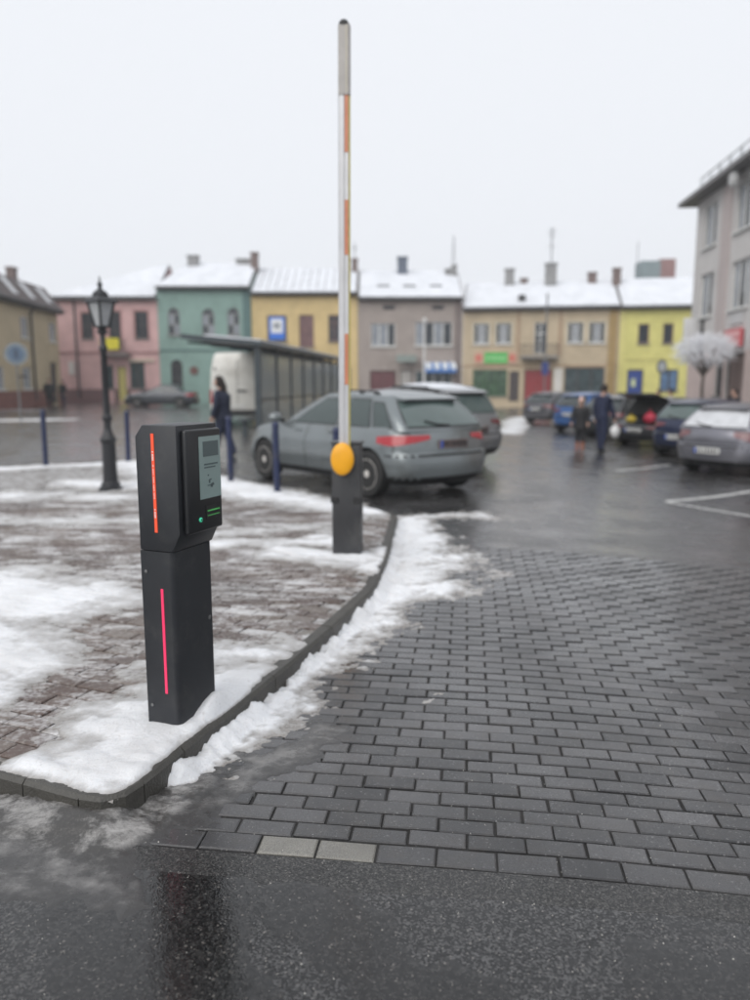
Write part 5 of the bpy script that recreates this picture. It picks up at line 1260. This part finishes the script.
def pole_sign(label, x, y, h, r_, face, build, name='road_sign', pr_=.035):
    t = thing(name, label, 'sign', (x, y, gz(x) - .012), face)
    MB().tube([(0, 0, -.05), (0, 0, h)], pr_, 8).build('pole', M_steel, t)
    build(t); return t
M_sblue = mat('sign_blue', (.10, .15, .22), .4, var=.1); M_swhite = mat('sign_white', (.55, .58, .60), .45, var=.1)
def blue_info(t):
    b_ = MB().lathe([(.43, -.07), (.43, -.045)], (0, 0, 2.62), 24, 'y').build('sign_plate', mat('sign_grey_rim', (.21, .24, .26), .5, var=.15), t)
    MB().lathe([(.30, -.078), (.30, -.071)], (0, 0, 2.62), 24, 'y').build('sign_field', M_sblue, b_)
    MB().bb(-.07, -.086, 2.46, .07, -.079, 2.80).build('sign_symbol', mat('sign_dark', (.06, .08, .12), .5), b_)
    return
    MB().add([(0, -.084, 2.80), (-.22, -.084, 2.30), (.22, -.084, 2.30), (0, -.0785, 2.80), (-.22, -.0785, 2.30), (.22, -.0785, 2.30)], [(0, 1, 2), (0, 3, 4, 1), (1, 4, 5, 2), (2, 5, 3, 0)]).build('sign_symbol', M_swhite, b_)
    MB().bb(-.05, -.088, 2.38, .05, -.0845, 2.66).build('sign_symbol', M_steel, b_)
pole_sign('round grey-blue road sign with pale rim on a pole before the beige house', -14.1, 30, 3.0, 0, R(20), blue_info)
def round_sign(t):
    b_ = MB().lathe([(.33, -.06), (.33, -.04)], (0, 0, 2.55), 20, 'y').build('sign_plate', M_steel, t); MB().lathe([(.24, -.067), (.24, -.061)], (0, 0, 2.55), 20, 'y').build('sign_field', M_swhite, b_)
pole_sign('round grey-backed road sign on a pole before the lemon house', 13.6, 36.2, 2.85, 0, R(25), round_sign)
def small_blue(t):
    MB().bb(-.22, -.06, 2.3, .22, -.04, 3.1).build('sign_plate', mat('sign_navy', (.04, .06, .2), .4), t)
    MB().tube([(0, 0, 7.3), (0, 0, 7.45)], .05, 8).build('pole_cap', M_steel, t)
pole_sign('tall thin grey pole with narrow blue plate before the red double door', 11.05, 49.5, 7.35, 0, 0, small_blue, 'sign_pole', .06)
lp = thing('flag_pole', 'white pole with small lamp head before the grey-brown house', 'pole', (2.9, 45, -.012))
MB().lathe([(.10, 0), (.10, .5), (.075, .55), (.06, 4.9)], seg=12).build('pole', mat('white_pole', (.58, .58, .57), .5, var=.1), lp)
MB().lathe([(.06, 4.9), (.13, 4.95), (.13, 5.15), (.03, 5.25)], seg=12).build('lamp_head', MATS['white_pole'], lp)
# projecting box sign on the corner of the grey block
bs = thing('projecting_sign', 'white box sign on a black bracket jutting from the grey block corner', 'sign', (13.35, 31.2, 3.1), R(185))
bevel(MB().bb(.30, -.12, .15, .80, .12, .98).build('box', mat('box_white', (.62, .62, .62), .5, var=.15), bs), .02, 2)
MB().bb(.0, -.04, .0, .85, .04, .12).bb(.0, -.1, -.1, .06, .1, 1.0).build('bracket', M_trim, bs)

# frosted tree
random.seed(12)
tr = thing('ornamental_tree', 'small frosted round-crowned tree beside the grey block', 'tree', (11.75, 27.2, -.32))
trunk = MB(); twig = MB()
trunk.tube([(0, 0, -.05), (.02, .01, .8), (-.02, 0, 1.6), (0, 0, 2.2)], [.085, .07, .06, .05], 8)
cc, cr_ = Vector((0, 0, 2.95)), Vector((1.2, 1.2, .68))
def on_crown(d, k_): return cc + Vector((d.x * cr_.x, d.y * cr_.y, d.z * cr_.z)) * k_
def rdir(): return Vector((random.gauss(0, 1), random.gauss(0, 1), random.gauss(.1, 1))).normalized()
for k_ in range(16):
    d = rdir(); e = on_crown(d, .62); p0 = Vector((0, 0, random.uniform(2.0, 2.3)))
    trunk.tube([p0, p0.lerp(e, .5) + Vector((0, 0, .06)), e], [.032, .022, .012], 5)
for k_ in range(430):
    d = rdir(); a = on_crown(d, random.uniform(.35, .7)); d2 = (d + rdir() * .35).normalized(); e = on_crown(d2, random.uniform(.78, 1.08)); md_ = a.lerp(e, .5) + rdir() * .05
    twig.tube([a, md_, e], [.011, .008, .005], 4)
    for _ in range(3):
        q = md_ + rdir() * random.uniform(.10, .22); twig.tube([md_, q], [.007, .004], 3)
trunk.build('trunk', mat('bark', (.10, .085, .075), .85, var=.3, vscale=8), tr); twig.build('crown', mat('hoar_frost', (.80, .81, .84), .8, var=.15, vscale=4), tr)

# people --------------------------------------------------------------
M_skin = mat('skin', (.48, .30, .23), .55, var=.06)
def person(label, loc, ang, h, jacket, trousers, shoes, hair, stride=0., arms=((.1, .15), (-.1, .15)), bulk=1., lean=0., hat=None, long_hair=False, coat=0., boot=.045, z=None, hood=None, group=None, look=0.):
    t = thing('person', label, 'person', (loc[0], loc[1], (gz(loc[0]) - .012) if z is None else z), R(ang), group)
    J = {}; S = []
    def add(n, p, r_, par=None):
        J[n] = (Vector(p) * h, r_ * h)
        if par: S.append((par, n))
    lx = math.sin(lean)
    add('pelvis', (0, 0, .525), .078 * bulk)
    add('belly', (lx * .10, 0, .61), .075 * bulk, 'pelvis'); add('chest', (lx * .2, 0, .73), .088 * bulk, 'belly'); add('neck', (lx * .3, 0, .825), .036, 'chest'); add('skull', (lx * .34 + .008, 0, .875), .034, 'neck')
    for sg, nm, st, (sw, be) in ((1, 'l', stride, arms[0]), (-1, 'r', -stride, arms[1])):
        add('sho' + nm, (lx * .27, sg * .105 * bulk, .79), .042 * bulk, 'chest')
        ex, ez = math.sin(sw) * .165, -math.cos(sw) * .165
        add('elb' + nm, (lx * .27 + ex, sg * (.135 * bulk), .79 + ez), .034 * bulk, 'sho' + nm)
        fx, fz = math.sin(sw + be) * .14, -math.cos(sw + be) * .14
        add('wri' + nm, (lx * .27 + ex + fx, sg * (.135 * bulk), .79 + ez + fz), .025 * bulk, 'elb' + nm)
        d = Vector((math.sin(sw + be), 0, -math.cos(sw + be)))
        add('han' + nm, tuple(J['wri' + nm][0] / h + d * .035), .021, 'wri' + nm)
        add('hip' + nm, (0, sg * .05, .49), .062 * bulk, 'pelvis')
        kx = math.sin(st) * .235; kz = -math.cos(st) * .235
        add('kne' + nm, (kx + .012, sg * .052, .49 + kz), .044 * bulk, 'hip' + nm)
        bk = max(0, -st) * .9 + .02; ax = math.sin(st - bk) * .235; az = -math.cos(st - bk) * .235
        add('ank' + nm, (kx + ax, sg * .052, max(.035, .49 + kz + az)), .030, 'kne' + nm)
        add('toe' + nm, (kx + ax + .075, sg * .06, max(.018, .49 + kz + az - .02)), .024, 'ank' + nm)
    names = list(J); me = bpy.data.meshes.new('body'); me.from_pydata([J[n][0] for n in names], [(names.index(a), names.index(b)) for a, b in S], [])
    o = bpy.data.objects.new('body', me); COL.objects.link(o); o.modifiers.new('skin', 'SKIN'); sb_ = o.modifiers.new('sub', 'SUBSURF'); sb_.levels = 2
    for i, n in enumerate(names): me.skin_vertices[0].data[i].radius = (J[n][1], J[n][1])
    me.skin_vertices[0].data[0].use_root = True
    bpy.context.view_layer.update(); dg = bpy.context.evaluated_depsgraph_get(); ev = bpy.data.meshes.new_from_object(o.evaluated_get(dg)); bpy.data.objects.remove(o)
    mb = MB(); vs = [v.co.copy() for v in ev.vertices]
    seg = [(J[a][0], J[b][0], b) for a, b in S]
    for pol in ev.polygons:
        c_ = pol.center; bd = 1e9; bn = ''
        for a, b, n in seg:
            ab = b - a; k_ = min(max((c_ - a).dot(ab) / ab.length_squared, 0), 1); dd = (c_ - a - ab * k_).length
            if dd < bd: bd = dd; bn = n
        z_ = c_.z / h
        mi = 3 if bn[:3] == 'toe' or z_ < boot else (1 if bn[:3] in ('kne', 'ank') or (bn[:3] in ('hip',)) or (bn == 'belly' and z_ < .52) else (2 if bn[:3] in ('han', 'sku') else 0))
        mb.f.append(tuple(pol.vertices)); mb.m.append(mi)
    mb.v = [tuple(q) for q in vs]
    # head with face
    hc = J['skull'][0] + Vector((.012 * h, 0, .045 * h)); hr = (.058 * h, .046 * h, .068 * h)
    def face(q):
        x, y, z_ = q
        if z_ < -.1: x *= 1 + .12 * z_ if x > 0 else 1 + .35 * z_; y *= 1 + .3 * z_
        if x > .8 and abs(y) < .22 and -.35 < z_ < .12: x += .22 * (1 - abs(y) / .22)
        return Vector((x, y, z_))
    mb.ell(hc, hr, 20, 14, 2, face)
    for sg in (-1, 1):
        mb.ell(hc + Vector((0, sg * hr[1] * 1.0, -.004 * h)), (.010 * h, .005 * h, .016 * h), 8, 6, 2)
        mb.ell(hc + Vector((hr[0] * .90, sg * hr[1] * .38, .004 * h)), (.005 * h, .007 * h, .005 * h), 8, 6, 4)
    mb.ell(hc + Vector((hr[0] * .92, 0, -hr[2] * .50)), (.005 * h, .014 * h, .004 * h), 8, 6, 5)
    for sg, nm in ((1, 'l'), (-1, 'r')):
        w0, p0 = J['wri' + nm][0], J['han' + nm][0]; d = (p0 - w0).normalized(); fw = Vector((d.z * -1, 0, d.x)) if 0 else d.cross(Vector((0, 1, 0))).normalized()
        for q in range(4):
            a = p0 + fw * (.012 * (q - 1.5)) * h; ln = (.036, .042, .040, .031)[q] * h; inn = Vector((0, -sg, 0)) * .012 * h
            mb.tube([a, a + d * ln * .55, a + d * ln + inn], [.0062 * h, .0055 * h, .004 * h], 5, 2)
        a = w0 + d * .012 * h - fw * .015 * h; mb.tube([a, a + d * .02 * h - fw * .014 * h, a + d * .038 * h - fw * .014 * h], [.007 * h, .006 * h, .0045 * h], 5, 2)
    body = mb.build('body', [jacket, trousers, M_skin, shoes, M_well, mat('lips', (.35, .14, .13), .5)], t, smooth=60)
    def hairf(q):
        x, y, z_ = q
        if x > .35 and z_ < .45: x = .35
        if z_ < -.35 and not long_hair: z_ = -.35
        return Vector((x, y, z_))
    cap_m = hat or hair
    MB().ell(hc + Vector((-.004 * h, 0, .006 * h)), (hr[0] * 1.14, hr[1] * 1.16, hr[2] * 1.12), 18, 12, 0, hairf).build('hat' if hat else 'hair', cap_m, t, smooth=60)
    if long_hair: MB().tube([hc + Vector((-.03, 0, .01)) * h, hc + Vector((-.048, 0, -.05)) * h, hc + Vector((-.06, 0, -.12)) * h, hc + Vector((-.055, 0, -.17)) * h], [.04 * h, .048 * h, .04 * h, .02 * h], 10).build('hair', hair, t, smooth=60)
    if hat: MB().ell(hc + Vector((-.004 * h, 0, .086 * h)), (.02 * h, .02 * h, .02 * h), 10, 8).build('pompom', hat, t, smooth=60)
    if coat:
        pz = [(.80, .050, .070), (.76, .088, .118), (.66, .086, .108), (.60, .082, .10), (.525, .092, .105), (.525 - coat, .105, .115)]; m = MB(); sgm = 18
        vs = [(lx * .1 + a * bulk * h * math.cos(2 * math.pi * i / sgm), b * bulk * h * math.sin(2 * math.pi * i / sgm), z_ * h) for z_, a, b in pz for i in range(sgm)]
        m.add(vs, [(j * sgm + i, j * sgm + (i + 1) % sgm, (j + 1) * sgm + (i + 1) % sgm, (j + 1) * sgm + i) for j in range(len(pz) - 1) for i in range(sgm)] + [tuple(range(sgm))]).build('coat', jacket, t, smooth=60)
    return t, J
def cloth(name, col): return mat(name, col, .85, var=.2, vscale=9)
C_navy, C_black, C_jean, C_hair, C_boot, C_work = cloth('navy_jacket', (.012, .016, .035)), cloth('black_cloth', (.015, .015, .017)), cloth('dark_jeans', (.025, .032, .06)), cloth('dark_hair', (.018, .012, .010)), cloth('brown_boots', (.30, .11, .06)), cloth('navy_workwear', (.012, .018, .048))
person('person with long dark hair in navy jacket walking past the white van', (-3.15, 15.6), 172, 1.66, C_navy, C_jean, C_black, C_hair, stride=.20, arms=((.1, .25), (-.1, .35)), bulk=1.2, long_hair=True, coat=.05, lean=.05)
tm, J = person('person in navy workwear holding a white bag beside the open tailgate', (5.95, 19.75), 30, 1.78, C_work, C_work, C_black, C_hair, stride=.06, arms=((.05, .1), (.22, .25)), bulk=1.12)
person('short person in dark coat, pale pink hat and brown boots by the parked row', (5.52, 20.2), 245, 1.42, C_black, C_black, C_boot, C_hair, stride=.04, arms=((.15, .5), (.1, .5)), bulk=1.15, hat=cloth('pale_pink_wool', (.66, .48, .44)), coat=.12, boot=.16)
person('bare-headed person in black jacket behind the dark grey hatchback', (10.65, 28.4), 200, 1.56, C_black, C_jean, C_black, C_hair, bulk=1.1)
person('person in dark blue jacket and dark hat behind the dark grey hatchback', (11.25, 28.7), 160, 1.57, C_navy, C_jean, C_black, C_hair, bulk=1.1, hat=C_black)
person('person in black coat before the doorway of the grey block', (11.7, 24.6), 190, 1.63, C_black, C_black, C_black, C_hair, bulk=1.15, coat=.15)
person('person in long black coat by the door of the beige house', (-19.3, 44.9), 300, 1.75, C_black, C_black, C_black, C_hair, bulk=1.15, coat=.18, stride=.1)
person('person in black jacket and jeans at the pink house corner', (-19.6, 47.6), 250, 1.68, C_black, C_jean, C_black, C_hair, bulk=1.1, stride=.15)
# bags
def bag(label, loc, s, m_, rz=0, ties=True):
    t = thing('shopping_bag', label, 'bag', loc, rz)
    def fn(q):
        k_ = 1 + .10 * math.sin(7 * q.x + 3 * q.z) + .07 * math.sin(9 * q.y - 5 * q.z); q = Vector((q.x * k_, q.y * k_, q.z))
        if q.z > .35: q.x *= 1 - .6 * (q.z - .35); q.y *= 1 - .6 * (q.z - .35)
        return q
    MB().ell((0, 0, s[2]), s, 16, 12, 0, fn).build('sack', m_, t, smooth=60)
    m = MB()
    for sg in (-1, 1): m.tube([(sg * s[0] * .3, 0, s[2] * 1.75), (sg * s[0] * .35, 0, s[2] * 2.15), (0, 0, s[2] * 2.5), ], .008, 5)
    m.build('handles', m_, t); return t
hw_ = tm.matrix_world @ J['hanr'][0] if 0 else Matrix.Translation(tm.location) @ Matrix.Rotation(R(30), 4, 'Z') @ J['hanr'][0]
bag('white plastic bag hanging from the hand of the person in workwear', (hw_.x, hw_.y, hw_.z - .46), (.13, .11, .17), mat('white_plastic', (.62, .62, .62), .5, var=.1))
gx = gz(8) - .012
def on_car(lx_, ly, z): v = Matrix.Translation((8.95, 22.5, gx)) @ Matrix.Rotation(R(36), 4, 'Z') @ Vector((lx_, ly, z)); return tuple(v)
bag('shiny red bag in the open boot of the black hatchback', on_car(-1.72, -.32, .665), (.14, .18, .17), mat('red_plastic', (.42, .03, .06), .35, var=.1), R(36))
bag('yellow bag in the open boot beside the red one', on_car(-1.74, .28, .665), (.12, .16, .11), mat('yellow_plastic', (.45, .34, .04), .4, var=.1), R(36))

# ------------------------------------------------------------------ winter air
hm = bpy.data.materials.new('haze'); hm.use_nodes = True; hn = hm.node_tree.nodes; hl = hm.node_tree.links; hn.remove(hn['Principled BSDF'])
pv = hn.new('ShaderNodeVolumePrincipled'); pv.inputs['Color'].default_value = (.93, .95, .98, 1); pv.inputs['Density'].default_value = .0014; pv.inputs['Anisotropy'].default_value = .2
hl.new(pv.outputs[0], hn['Material Output'].inputs['Volume'])
tag(MB().bb(-114, -44, -1.8, 114, 174, 26).build('haze', hm), 'thin pale winter haze over the square', kind='stuff')
